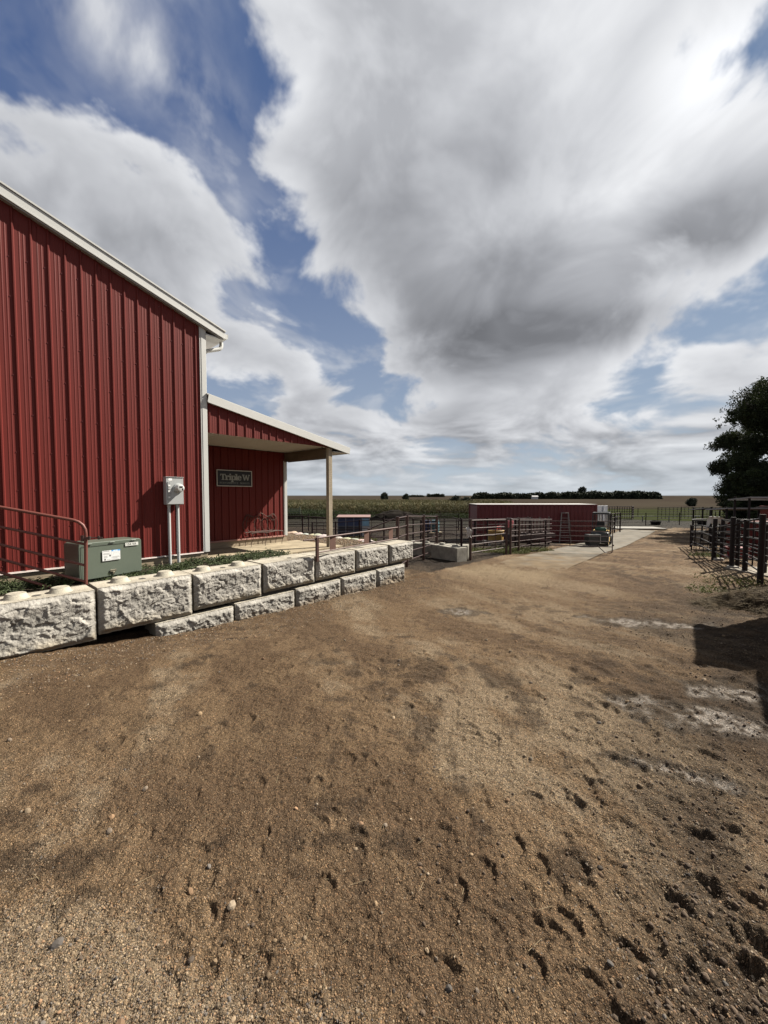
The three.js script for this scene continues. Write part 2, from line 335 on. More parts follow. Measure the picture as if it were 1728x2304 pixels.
function groundY(x, d, fine = true) {
  const [a, b] = toBarn(x, -d);
  let y = grade(d);
  const near = smooth(40, 14, d) * smooth(40, 20, Math.abs(x));
  y += 0.06 * fbm(x * 0.16, d * 0.16, 2) * smooth(60, 8, d);
  if (fine && near > 0) {
    const m = muddy(x, d), f1 = fbm(x * 1.1 + 4, d * 1.1, 3), f2 = fbm(x * 5 + 9, d * 5, 4, 0.55);
    const rg = 1 - 2 * Math.abs(fbm(x * 3.4 + 31, d * 3.4 + f1 * 0.5, 3)), rg2 = 0.5 - Math.abs(noise(x * 8.5 + f2, d * 8.5));
    y += near * (0.026 * f1 + f2 * (0.018 + 0.012 * m) + (rg * 0.016 + rg2 * 0.018) * (0.5 + 0.6 * m) + 0.009 * fbm(x * 26, d * 26, 3, 0.6));
    if (d > 4) y += near * smooth(4, 8, d) * 0.032 * (0.4 - Math.abs(fbm(x * 1.5 + 70, d * 1.9, 3, 0.6))) * smooth(0, 0.3, fbm(x * 0.5 + 12, d * 0.4, 3) + 0.22);
    y += near * (prints(x, d) + (d < 20 ? tread(x, d) : 0));
    const c = wetGlintAt(x, d); if (c > 0) y -= 0.012 * smooth(0, 0.6, c);
    const [q, s] = pathAt(x, d);
    if (q > -5 && Math.abs(s) < 3) y -= 0.06 * smooth(-5, -1.5, q) * smooth(2.6, 1.4, Math.abs(s));
  }
  // hollow in front of the wall where the lower course is missing, and scrapings along its foot
  if (b < -1.3 && b > -3.4 && a > -4 && a < 7) y -= 0.05 * smooth(-3.2, -1.9, b) * smooth(-3.4, -2.2, a) * smooth(0.6, -1.2, a);
  // pens: churned
  return y;
}
const PEN_EDGE = (x, d) => { const [q, s] = pathAt(x, d), [a, b] = toBarn(x, -d); return (s < -1.9 && q > -3.4 && d > 11) || (a > 7.4 && b > -1.2 && s < -1.0 && q > -4.5) || (b > 26) || d > 38.5; };
function groundMesh() {
  const az = [], D2 = Math.PI / 180;
  for (let i = 0; i <= 56; i++) az.push(-180 + (180 - 60) * i / 57);
  for (let i = 0; i <= 760; i++) az.push(-60 + 120 * i / 760);
  for (let i = 1; i <= 57; i++) az.push(60 + 120 * i / 57);
  az[0] = -180;
  const rad = [0, 0.35, 0.7];
  for (let i = 0; i < 640; i++) { const dep = 62 - (62 - 1.35) * i / 639; rad.push(2.25 / Math.tan(dep * D2)); }   // finest where the eye sees most
  rad.push(110, 130, 160, 200, 260, 340, 450, 600, 800, 1100, 1600, 2400, 4000);
  const n = az.length, m = rad.length, pos = new Float32Array(n * m * 3), uv = new Float32Array(n * m * 2), col = new Float32Array(n * m * 3), kind = new Uint8Array(n * m);
  for (let j = 0; j < m; j++) for (let i = 0; i < n; i++) {
    const o = j * n + i, R = rad[j], x = R * Math.sin(az[i] * D2), d = R * Math.cos(az[i] * D2);
    const y = groundY(x, d);
    pos.set([x, y, -d], o * 3); uv.set([x / DRIVE_U, d / DRIVE_U], o * 2);
    const far = R > 62, pen = !far && PEN_EDGE(x, d);
    // base colours: dry tan gravel, brown dirt where worn, dark damp soil in churned ground, painted pale glints of wet mud
    const p1 = fbm(x * 0.42 + 8, d * 0.3, 4), p2 = fbm(x * 1.7 + 3, d * 1.5, 4), m1 = muddy(x, d), pr = R < 20 ? prints(x, d) : 0;
    let c = [0.265, 0.19, 0.122];
    const mixTo = (k, t) => { for (let q = 0; q < 3; q++) c[q] = mix(c[q], k[q], t); };
    // patches run with the drive: pale sifted gravel, brown packed dirt, dark damp soil
    const al = x * 0.45 - d * 0.89, ac = x * 0.89 + d * 0.45, p3 = fbm(ac * 0.75 + 2, al * 0.24 + 7, 4, 0.55), p4 = fbm(x * 4.2, d * 4.2, 3);
    mixTo([0.37, 0.295, 0.21], smooth(0.0, 0.36, p3 + p2 * 0.4 + p4 * 0.25) * 0.9);
    mixTo([0.165, 0.114, 0.074], smooth(-0.08, 0.4, -p3 + p2 * 0.4 + p4 * 0.3) * 0.8);
    mixTo([0.09, 0.066, 0.047], smooth(0.12, 0.5, p1 * 0.6 - p2 * 0.6 + p4 * 0.6) * 0.72);
    mixTo([0.082, 0.061, 0.044], m1 * clamp(0.8 + p2 * 0.9));
    mixTo([0.085, 0.06, 0.042], clamp(-pr * 26) * 0.25);
    const worn = smooth(3.4, 1, Math.abs(x - 0.35 * d)) * smooth(6, 10, d) * smooth(34, 20, d); mixTo([0.26, 0.19, 0.125], worn * 0.35);
    const cr = R < 16 ? wetGlintAt(x, d) : 0;
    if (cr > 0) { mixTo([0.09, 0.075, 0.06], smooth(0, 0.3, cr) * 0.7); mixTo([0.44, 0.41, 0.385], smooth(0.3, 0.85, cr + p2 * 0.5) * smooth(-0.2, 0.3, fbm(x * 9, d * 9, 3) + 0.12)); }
    const [q, s] = pathAt(x, d); mixTo([0.42, 0.34, 0.235], 0.75 * smooth(-4.5, -1.5, q) * smooth(0.4, -0.8, q + p2) * smooth(2.2, 0.9, Math.abs(s)));
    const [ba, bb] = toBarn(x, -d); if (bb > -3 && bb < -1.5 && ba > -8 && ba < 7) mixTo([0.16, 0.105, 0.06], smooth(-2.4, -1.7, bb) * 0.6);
    if (pen) { c = [0.05, 0.037, 0.027]; mixTo([0.115, 0.088, 0.063], smooth(-0.1, 0.5, p1 + p2 * 0.4)); if (d > 38.5) mixTo([0.035, 0.034, 0.022], smooth(38, 42, d) * 0.8); }
    if (far) { const f = fbm(x * 0.02, d * 0.05, 3), g = smooth(100, 112, d); c = [mix(0.025, 0.034, g) + f * 0.008, mix(0.029, 0.028, g) + f * 0.008, mix(0.013, 0.022, g) + f * 0.005]; }
    kind[o] = far ? 2 : pen ? 1 : 0;
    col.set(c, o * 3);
  }
  const idx = [[], [], []];
  for (let j = 0; j + 1 < m; j++) for (let i = 0; i < n; i++) {
    const i2 = (i + 1) % n, a = j * n + i, b = j * n + i2, c = (j + 1) * n + i2, e = (j + 1) * n + i, k = kind[a];
    idx[k].push(a, c, b, a, e, c);
  }
  const g = new THREE.BufferGeometry();
  g.setAttribute('position', new THREE.BufferAttribute(pos, 3)); g.setAttribute('uv', new THREE.BufferAttribute(uv, 2)); g.setAttribute('color', new THREE.BufferAttribute(col, 3));
  g.setIndex([].concat(idx[0].length ? [] : [])); g.setIndex(new THREE.BufferAttribute(Uint32Array.from(idx[0].concat(idx[1], idx[2])), 1)); g.computeVertexNormals();
  return idx.map((list) => {                                         // each ground of its own, sharing its border with the next
    const map = new Map(), keep = [], out = new Uint32Array(list.length);
    list.forEach((v, k) => { if (!map.has(v)) { map.set(v, keep.length); keep.push(v); } out[k] = map.get(v); });
    const h = new THREE.BufferGeometry();
    for (const [nm, sz] of [['position', 3], ['normal', 3], ['uv', 2], ['color', 3]]) { const src = g.attributes[nm].array, a = new Float32Array(keep.length * sz); keep.forEach((v, k) => { for (let c = 0; c < sz; c++) a[k * sz + c] = src[v * sz + c]; }); h.setAttribute(nm, new THREE.BufferAttribute(a, sz)); }
    h.setIndex(new THREE.BufferAttribute(out, 1));
    return h;
  });
}
const gravelM = new THREE.MeshPhysicalMaterial({ specularIntensity: 0.2, vertexColors: true, map: gravelMap, bumpMap: gravelBump, bumpScale: 0.011, roughness: 1 });
gravelM.color = lin(0.93, 0.925, 0.915);
const penM = new THREE.MeshPhysicalMaterial({ specularIntensity: 0.2, vertexColors: true, map: scaled(gravelMap, 0.27), bumpMap: scaled(gravelBump, 0.27), bumpScale: 0.05, roughness: 0.9 });
penM.color = lin(0.9, 0.9, 0.9);
const fieldM = new THREE.MeshPhysicalMaterial({ vertexColors: true, roughness: 1, specularIntensity: 0 });
{
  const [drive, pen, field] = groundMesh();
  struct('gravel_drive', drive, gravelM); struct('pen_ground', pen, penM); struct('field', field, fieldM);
}

// ------------------------------------------------------------------ materials of the buildings
const streaks = texture(256, (u, v) => { const s = wrapNoise(u, v * 0.25, 32, 3) * 0.5 + wrapNoise(u, v, 6, 4) * 0.5; return clamp(0.93 + s * 0.07); });
const grime = texture(256, (u, v) => clamp(0.5 + wrapNoise(u, v, 5, 5, 0.6) * 0.5), false);
const redSteel = new THREE.MeshPhysicalMaterial({ specularIntensity: 0.4, color: lin(0.106, 0.0142, 0.0110), map: scaled(streaks, 0.6, 0.35), roughness: 0.58, metalness: 0.0 });
const whiteSteel = new THREE.MeshStandardMaterial({ color: lin(0.44, 0.445, 0.43), map: scaled(streaks, 0.5, 0.4), roughness: 0.5 });
const linerSteel = new THREE.MeshStandardMaterial({ color: lin(0.36, 0.335, 0.295), map: scaled(streaks, 0.5, 0.4), roughness: 0.6 });
const greySteel = mat(0.26, 0.265, 0.26, 0.5, 0.2);
const wood = (r, g, b, sx, sy) => new THREE.MeshStandardMaterial({ color: lin(r, g, b), map: scaled(woodMap, sx, sy), bumpMap: scaled(woodBump, sx, sy), bumpScale: 0.003, roughness: 0.9 });
const grain = (u, v) => { const w = wrapNoise(u, v, 3, 2) * 0.12; return wrapNoise(u * 1 + w, v * 1, 4, 2) * 0.4 + 0.5 + 0.35 * noiseP((u + w * 0.2) * 4, v * 64, 64) + 0.2 * noiseP(u * 8, v * 128, 128); };
const woodMap = texture(256, (u, v) => { const g = grain(u, v); return [clamp(0.5 + 0.5 * g), clamp(0.48 + 0.5 * g), clamp(0.44 + 0.52 * g)]; });
const woodBump = texture(256, (u, v) => clamp(grain(u, v)), false);
const weathered = wood(0.30, 0.245, 0.175, 0.6, 1.6), postWood = wood(0.36, 0.31, 0.235, 1.6, 0.5), darkWood = wood(0.12, 0.085, 0.055, 0.5, 1.5);
const concreteMap = texture(512, (u, v) => { const s = wrapNoise(u, v, 4, 6, 0.6), f = wrapNoise(u, v, 60, 2); const k = 0.80 + s * 0.26 + f * 0.12; return [k, k * 0.985, k * 0.95]; });
const concreteBump = texture(512, (u, v) => clamp(0.5 + wrapNoise(u, v, 16, 5, 0.6) * 0.5), false);
const concrete = (r, g, b, s = 0.8) => new THREE.MeshPhysicalMaterial({ specularIntensity: 0.25, color: lin(r, g, b), map: scaled(concreteMap, s), bumpMap: scaled(concreteBump, s), bumpScale: 0.004, roughness: 0.92 });

// ribbed steel sheet: ribs every 9 inches with two small ones between; corners (s, bottom, top(s)), built in the plane x = s, z = out
const RIB = 0.2286;
function ribbedSheet(s0, s1, bottom, top, ribAt, depth = 0.023) {
  const prof = [[0, 0], [0.012, 0], [0.026, 1], [0.044, 1], [0.058, 0], [0.105, 0], [0.112, 0.13], [0.122, 0.13], [0.129, 0], [0.158, 0], [0.165, 0.13], [0.175, 0.13], [0.182, 0], [RIB, 0]];
  const pts = [];
  const k0 = Math.floor((s0 - ribAt) / RIB) - 1;
  for (let k = k0; k < k0 + (s1 - s0) / RIB + 3; k++) for (const [a, h] of prof) { const s = ribAt - 0.035 + k * RIB + a; if (s > s0 && s < s1) pts.push([s, h * depth]); }
  const hAt = (s) => { for (let i = 1; i < pts.length; i++) if (pts[i][0] >= s) return pts[i][1]; return 0; };
  pts.unshift([s0, hAt(s0)]); pts.push([s1, 0]);
  const low = [], high = [];
  for (const [s, z] of pts) { low.push([s, typeof bottom === 'function' ? bottom(s) : bottom, z]); high.push([s, top(s), z]); }
  return quadStrip([low, high].map((r) => r)).scale(1, 1, 1);
}
const flipY = (g) => g;

// ------------------------------------------------------------------ the red barn with its lean-to
const barnY = 0.72;
const barn = thing('red_barn', 'large red ribbed steel barn with white trim and a covered porch lean-to', 'barn', barnAt(0, barnY, 0).toArray(), BARN_TURN);
{
  const Y = (y) => y - 0.0 + (CORNER.y - barnY);                     // heights above the foot of the siding
  const SL = 0.3165, roofY = (s) => Y(5.207 + SL * (0.556 - s)), ridge = -7.3;
  const topY = (s) => (s > ridge ? roofY(s) : roofY(2 * ridge - s)) - 0.12;
  for (let k = 0; k < 16; k++) {
    const s1 = -0.02 - k * 0.9144, s0 = s1 - 0.9144;
    part(barn, 'siding_panel', ribbedSheet(s0 + 0.002, s1, Y(0), topY, -0.101 + 0.0), redSteel);
  }
  // dark heads of the screws that hold the sheets, in rows along the girts
  const screws = [];
  for (const y of [0.12, 0.75, 1.4, 2.05, 2.7, 3.35, 4.0, 4.65, 5.3]) for (let k = 0; k < 34; k++) { const s = -0.101 - 0.045 - k * RIB; if (Y(y) < topY(s) - 0.1) screws.push(new THREE.CylinderGeometry(0.009, 0.009, 0.008, 6).rotateX(Math.PI / 2).translate(s - 0.01, Y(y + 0.01 * Math.sin(k * 7)), 0.004)); }
  tag(part(barn, 'screw', screws, mat(0.09, 0.012, 0.012, 0.4)), null, null, null, 'stuff');
  // white trims
  part(barn, 'corner_trim', [box(-0.02, 0.012, Y(-0.01), Y(5.2), 0.0, 0.026, 0.004), box(0.012, 0.125, Y(-0.012), Y(5.17), -0.10, 0.034, 0.006)], whiteSteel);
  part(barn, 'base_trim', [box(-14.6, -0.02, Y(-0.016), Y(0.004), -0.02, 0.032), box(-14.6, -0.02, Y(-0.02), Y(-0.016), -0.02, 0.04)], mat(0.5, 0.45, 0.42, 0.6));
  const rake = (m) => { const x0 = m ? 2 * ridge - 0.535 : 0.535, a = V(x0, roofY(0.535) - 0.105, 0.09), b = V(ridge, roofY(ridge) - 0.105, 0.09); return [beam(a, b, 0.028, 0.155), beam(a.clone().setY(a.y - 0.082), b.clone().setY(b.y - 0.082), 0.05, 0.022).translate(0, 0, 0.0)]; };
  part(barn, 'rake_trim', [...rake(0)], whiteSteel);
  part(barn, 'rake_trim', [...rake(1)], whiteSteel);
  part(barn, 'rake_soffit', [beam(V(0.5, roofY(0.5) - 0.215, 0.045), V(ridge, roofY(ridge) - 0.215, 0.045), 0.09, 0.02)], greySteel);
  const roofSheet = (x0) => beam(V(x0, roofY(0.6) + 0.0, 0), V(ridge, roofY(ridge) + 0.012, 0), 18.1, 0.03, V(0, 1, 0)).translate(0, 0.004, -8.93);
  part(barn, 'roof', roofSheet(0.57), whiteSteel); part(barn, 'roof', roofSheet(2 * ridge - 0.6), whiteSteel);
  // eave on the near side: soffit, gutter with its end cap, and the bend of the downspout
  part(barn, 'soffit', box(0.115, 0.504, Y(5.0), Y(5.03), -18, 0.06), whiteSteel);
  part(barn, 'fascia', box(0.505, 0.525, Y(5.0), Y(5.19), -18, 0.07), whiteSteel);
  const gut = new THREE.Shape([[0.57, 5.16], [0.57, 5.05], [0.655, 5.04], [0.685, 5.10], [0.685, 5.165], [0.675, 5.165], [0.672, 5.10], [0.648, 5.052], [0.582, 5.062], [0.582, 5.16]].map(([x, y]) => new THREE.Vector2(x, Y(y))));
  part(barn, 'gutter', [new THREE.ExtrudeGeometry(gut, { depth: 18, bevelEnabled: false }).translate(-0.04, 0, -17.93), box(0.532, 0.643, Y(5.055), Y(5.155), 0.055, 0.068)], whiteSteel);
  part(barn, 'downspout', [bent([V(0.63, Y(5.05), -0.25), V(0.63, Y(4.9), -0.25), V(0.20, Y(4.72), -0.25), V(0.20, Y(2.8), -0.25)], 0.09, 0.045, 10)], whiteSteel);
  // skirt boards along the ground
  for (let k = 0; k < 2; k++) part(barn, 'skirt_board', box(-14.6, 0.09, Y(-0.255 + 0.11 * k), Y(-0.15 + 0.112 * k), -0.05, 0.012 - 0.004 * k, 0.004), weathered);
  // body behind the siding
  const bodyS = new THREE.Shape([[-14.58, Y(0.0)], [0.1, Y(0.0)], [0.1, Y(5.0)], [ridge, roofY(ridge) - 0.14], [-14.58, Y(5.0)]].map((p) => new THREE.Vector2(...p)));
  part(barn, 'side_wall', new THREE.ExtrudeGeometry(bodyS, { depth: 17.9, bevelEnabled: false }).translate(0, 0, -17.94), redSteel);

  // lean-to: sloping roof, gable strip, ceiling, back wall, beam and post
  const LS = -0.183, lY = (s) => Y(3.655 + LS * (s - 0.19));
  for (let k = 0; k < 5; k++) { const s0 = 0.13 + k * 0.9144, s1 = Math.min(3.99, s0 + 0.9144); if (s1 - s0 > 0.1) part(barn, 'siding_panel', ribbedSheet(s0 + 0.001, s1, Y(2.78), (s) => Math.max(lY(s) - 0.19, Y(2.79)), 0.19), redSteel); }
  part(barn, 'rake_trim', [beam(V(0.13, lY(0.13) - 0.1, 0.075), V(4.66, lY(4.66) - 0.1, 0.075), 0.028, 0.175), beam(V(0.13, lY(0.13) - 0.19, 0.06), V(4.66, lY(4.66) - 0.19, 0.06), 0.06, 0.02)], whiteSteel);
  part(barn, 'lean_to_roof', beam(V(0.11, lY(0.11) - 0.005, -6.4), V(4.69, lY(4.69) - 0.005, -6.4), 12.95, 0.028), whiteSteel);
  part(barn, 'eave_trim', [box(4.64, 4.67, lY(4.65) - 0.19, lY(4.65) - 0.02, -12.8, 0.06), box(3.99, 4.645, Y(2.66), Y(2.672), -12.8, 0.05)], whiteSteel);
  for (let k = 0; k < 5; k++) part(barn, 'ceiling_panel', ribbedSheet(0.0, 0.4595, 0.13, () => 3.98, 0.1, -0.018).applyMatrix4(new THREE.Matrix4().set(0, 1, 0, 0, 0, 0, 1, Y(2.80), 1, 0, 0, -2.3 + k * 0.46, 0, 0, 0, 1)), linerSteel);
  const BZ = -2.3;                                                   // the back wall of the porch
  for (let k = 0; k < 4; k++) { const s0 = 0.1 + k * 0.9144, s1 = Math.min(3.78, s0 + 0.9144); part(barn, 'siding_panel', ribbedSheet(s0 + 0.001, s1, Y(-0.06), () => Y(2.775), 0.21).translate(0, 0, BZ), redSteel); }
  part(barn, 'back_wall', box(0.1, 3.86, Y(-0.3), Y(2.775), -12.7, BZ - 0.01), redSteel);
  part(barn, 'corner_trim', [box(3.775, 3.80, Y(-0.07), Y(2.5), BZ, BZ + 0.026, 0.004), box(3.80, 3.90, Y(-0.075), Y(2.47), BZ - 0.1, BZ + 0.033, 0.006)], whiteSteel);
  part(barn, 'base_trim', [box(0.1, 3.80, Y(-0.09), Y(-0.055), BZ, BZ + 0.04), box(0.1, 3.8, Y(-0.098), Y(-0.09), BZ, BZ + 0.052)], mat(0.30, 0.16, 0.13, 0.7));
  for (let k = 0; k < 2; k++) part(barn, 'skirt_board', box(0.1, 3.87, Y(-0.30 + 0.1 * k), Y(-0.202 + 0.1 * k), BZ - 0.05, BZ + 0.02 - 0.005 * k, 0.004), weathered);
  part(barn, 'porch_beam', [box(3.79, 3.835, Y(2.46), Y(2.76), BZ + 0.04, -0.12), box(3.94, 3.985, Y(2.46), Y(2.76), BZ + 0.04, -0.12)], darkWood);
  part(barn, 'porch_post', [box(3.84, 3.885, Y(-0.32), Y(2.78), -0.135, 0.0, 0.006), box(3.887, 3.932, Y(-0.32), Y(2.74), -0.135, 0.0, 0.006), box(3.934, 3.98, Y(-0.32), Y(2.78), -0.135, 0.0, 0.006)], postWood);
}
// concrete under the porch, a step slab before it, a rubber mat
const slabM = concrete(0.30, 0.255, 0.185, 0.5);
function slab(name, a0, a1, top, b0, b1, m) { const g = box(a0, a1, top - 0.3, top, -b1, -b0, 0.012); g.rotateY(BARN_TURN).translate(CORNER.x, 0, CORNER.z); return struct(name, g, m); }
slab('porch_slab', 0.06, 4.35, 0.655, -0.05, 2.36, slabM);
slab('step_slab', 0.10, 2.12, 0.715, -0.52, 0.30, slabM);
{ const g = box(0, 0.78, 0, 0.014, -0.42, 0, 0.006); const o = single('doormat', g, mat(0.10, 0.095, 0.088, 0.95), 'flat grey rubber mat on the concrete step by the white barn corner', 'mat'); o.position.copy(barnAt(0.17, 0.716, -0.16)); o.rotation.y = BARN_TURN; }

// sign on the porch wall
{
  const c = document.createElement('canvas'); c.width = 1024; c.height = 440;
  const k = c.getContext('2d'); k.fillStyle = '#0c0d10'; k.fillRect(0, 0, 1024, 440);
  k.fillStyle = '#85877f'; k.textAlign = 'center'; k.textBaseline = 'middle';
  k.font = 'bold 240px serif';
  // slab-serif letters set wide, one at a time
  const put = (ch, x, y, sx) => { k.save(); k.translate(x, y); k.scale(sx, 1); k.fillText(ch, 0, 0); k.lineWidth = 7; k.strokeStyle = '#85877f'; k.strokeText(ch, 0, 0); k.restore(); };
  [['T', 160, 1.0], ['r', 285, 1.1], ['i', 375, 1.1], ['p', 470, 1.0], ['l', 562, 1.1], ['e', 650, 1.05], ['W', 858, 0.95]].forEach(([ch, x, s]) => put(ch, x, 190, s));
  k.fillStyle = '#6f716a'; k.font = 'bold 70px serif';
  const s = 'PERFORMANCE HORSES'; for (let i = 0; i < s.length; i++) k.fillText(s[i], 82 + i * 51, 362);
  const t = new THREE.CanvasTexture(c); t.colorSpace = THREE.SRGBColorSpace;
  const w = 1.15, h = 0.50;
  const sg = thing('wall_sign', 'black rectangular sign with pale slab lettering on the shaded porch wall', 'sign', barnAt(1.40, 2.53, 2.26).toArray(), BARN_TURN);
  part(sg, 'board', box(0.02, w - 0.02, 0.02, h - 0.02, 0, 0.02), mat(0.01, 0.01, 0.012, 0.5));
  const face = new THREE.PlaneGeometry(w - 0.05, h - 0.05).translate(w / 2, h / 2, 0.0225);
  part(sg, 'lettering', face, new THREE.MeshStandardMaterial({ map: t, roughness: 0.5 }));
  part(sg, 'frame', [box(0, w, 0, 0.024, -0.005, 0.032), box(0, w, h - 0.024, h, -0.005, 0.032), box(0, 0.024, 0.024, h - 0.024, -0.005, 0.032), box(w - 0.024, w, 0.024, h - 0.024, -0.005, 0.032)], mat(0.42, 0.40, 0.36, 0.6));
}

// electric meter on its two conduits
{
  const m = thing('electric_meter', 'grey electric meter box on two pipe conduits against the red barn wall', 'electric meter', barnAt(-0.86, barnY, 0).toArray(), BARN_TURN);
  const g = mat(0.33, 0.345, 0.345, 0.45, 0.15), g2 = mat(0.27, 0.285, 0.285, 0.4, 0.2), y0 = 1.335, y1 = 1.925, z0 = 0.05, z1 = 0.205;
  part(m, 'enclosure', [box(0, 0.355, y0, y1, z0, z1 - 0.012, 0.008), box(0.004, 0.351, y0 + 0.01, y1 - 0.006, z1 - 0.014, z1, 0.005), box(0.06, 0.30, y0 + 0.1, y1 - 0.1, 0.0, z0)], g);
  part(m, 'hood', box(-0.006, 0.361, y1 - 0.004, y1 + 0.006, z0 - 0.01, z1 + 0.012, 0.003), g);
  const br = part(m, 'breaker_cover', box(0.028, 0.085, y0 + 0.1, y1 - 0.1, z1, z1 + 0.01, 0.004), g2);
  for (let i = 0; i < 5; i++) part(br, 'switch', box(0.036, 0.077, y0 + 0.14 + i * 0.062, y0 + 0.175 + i * 0.062, z1 + 0.01, z1 + 0.02, 0.003), i % 2 ? mat(0.3, 0.3, 0.3, 0.5) : mat(0.62, 0.63, 0.62, 0.5));
  part(m, 'label', box(0.05, 0.12, y1 - 0.075, y1 - 0.03, z1 + 0.0005, z1 + 0.0025), mat(0.78, 0.78, 0.76, 0.6));
  const cx = 0.245, cy = y1 - 0.235;
  part(m, 'meter_ring', new THREE.CylinderGeometry(0.098, 0.108, 0.03, 28).rotateX(Math.PI / 2).translate(cx, cy, z1 + 0.015), g);
  const gl = part(m, 'meter', new THREE.LatheGeometry([[0, 0.115], [0.06, 0.113], [0.076, 0.10], [0.082, 0.03], [0.083, 0]].map((p) => new THREE.Vector2(...p)), 28).rotateX(Math.PI / 2).translate(cx, cy, z1 + 0.03), mat(0.45, 0.46, 0.45, 0.15));
  part(gl, 'dial', [box(cx - 0.03, cx + 0.035, cy + 0.005, cy + 0.04, z1 + 0.143, z1 + 0.147), box(cx + 0.02, cx + 0.05, cy - 0.045, cy - 0.005, z1 + 0.141, z1 + 0.145)], mat(0.02, 0.02, 0.02, 0.2));
  for (const [x, r] of [[0.085, 0.03], [0.262, 0.032]]) { const p = part(m, 'conduit', [bar(V(x, -0.02, 0.10), V(x, y0 - 0.02, 0.10), r, 14), bar(V(x, y0 - 0.05, 0.10), V(x, y0 + 0.001, 0.10), r + 0.007, 14), bar(V(x, 0.28, 0.10), V(x, 0.3, 0.10), r + 0.003, 14)], mat(0.33, 0.34, 0.34, 0.55)); p.userData = {}; }
}

// raised pad beside the barn
{
  const rows = [], na = 170, nb = 150;
  const pos = [], uv = [], col = [], idx = [];
  for (let j = 0; j <= nb; j++) for (let i = 0; i <= na; i++) {
    const a = -10 + 18 * i / na, b = j < 60 ? -1.12 + 4.12 * j / 60 : 3 + 23 * ((j - 60) / 90) ** 1.6, p = barnAt(a, 0, b);
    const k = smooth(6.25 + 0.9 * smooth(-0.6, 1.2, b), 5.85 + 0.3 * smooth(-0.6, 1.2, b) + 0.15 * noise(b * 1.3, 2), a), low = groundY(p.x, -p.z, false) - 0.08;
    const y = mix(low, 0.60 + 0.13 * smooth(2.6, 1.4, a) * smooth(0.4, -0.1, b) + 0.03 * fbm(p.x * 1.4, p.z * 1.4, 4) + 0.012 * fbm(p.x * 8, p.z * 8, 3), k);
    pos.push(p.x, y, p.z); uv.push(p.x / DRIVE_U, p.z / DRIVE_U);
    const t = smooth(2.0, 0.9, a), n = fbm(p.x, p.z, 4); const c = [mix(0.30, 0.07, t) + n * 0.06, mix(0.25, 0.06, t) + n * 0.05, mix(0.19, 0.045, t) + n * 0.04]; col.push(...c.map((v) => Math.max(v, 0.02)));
  }
  for (let j = 0; j < nb; j++) for (let i = 0; i < na; i++) { const a = j * (na + 1) + i; idx.push(a, a + 1, a + na + 2, a, a + na + 2, a + na + 1); }
  const g = new THREE.BufferGeometry();
  g.setAttribute('position', new THREE.Float32BufferAttribute(pos, 3)); g.setAttribute('uv', new THREE.Float32BufferAttribute(uv, 2)); g.setAttribute('color', new THREE.Float32BufferAttribute(col, 3));
  g.setIndex(idx); g.computeVertexNormals();
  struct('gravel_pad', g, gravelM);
}

// ------------------------------------------------------------------ retaining wall of rock-faced concrete blocks
const blockM = new THREE.MeshStandardMaterial({ color: lin(0.34, 0.332, 0.315), map: scaled(concreteMap, 0.9), bumpMap: scaled(concreteBump, 1.7), bumpScale: 0.008, roughness: 0.95, vertexColors: true });
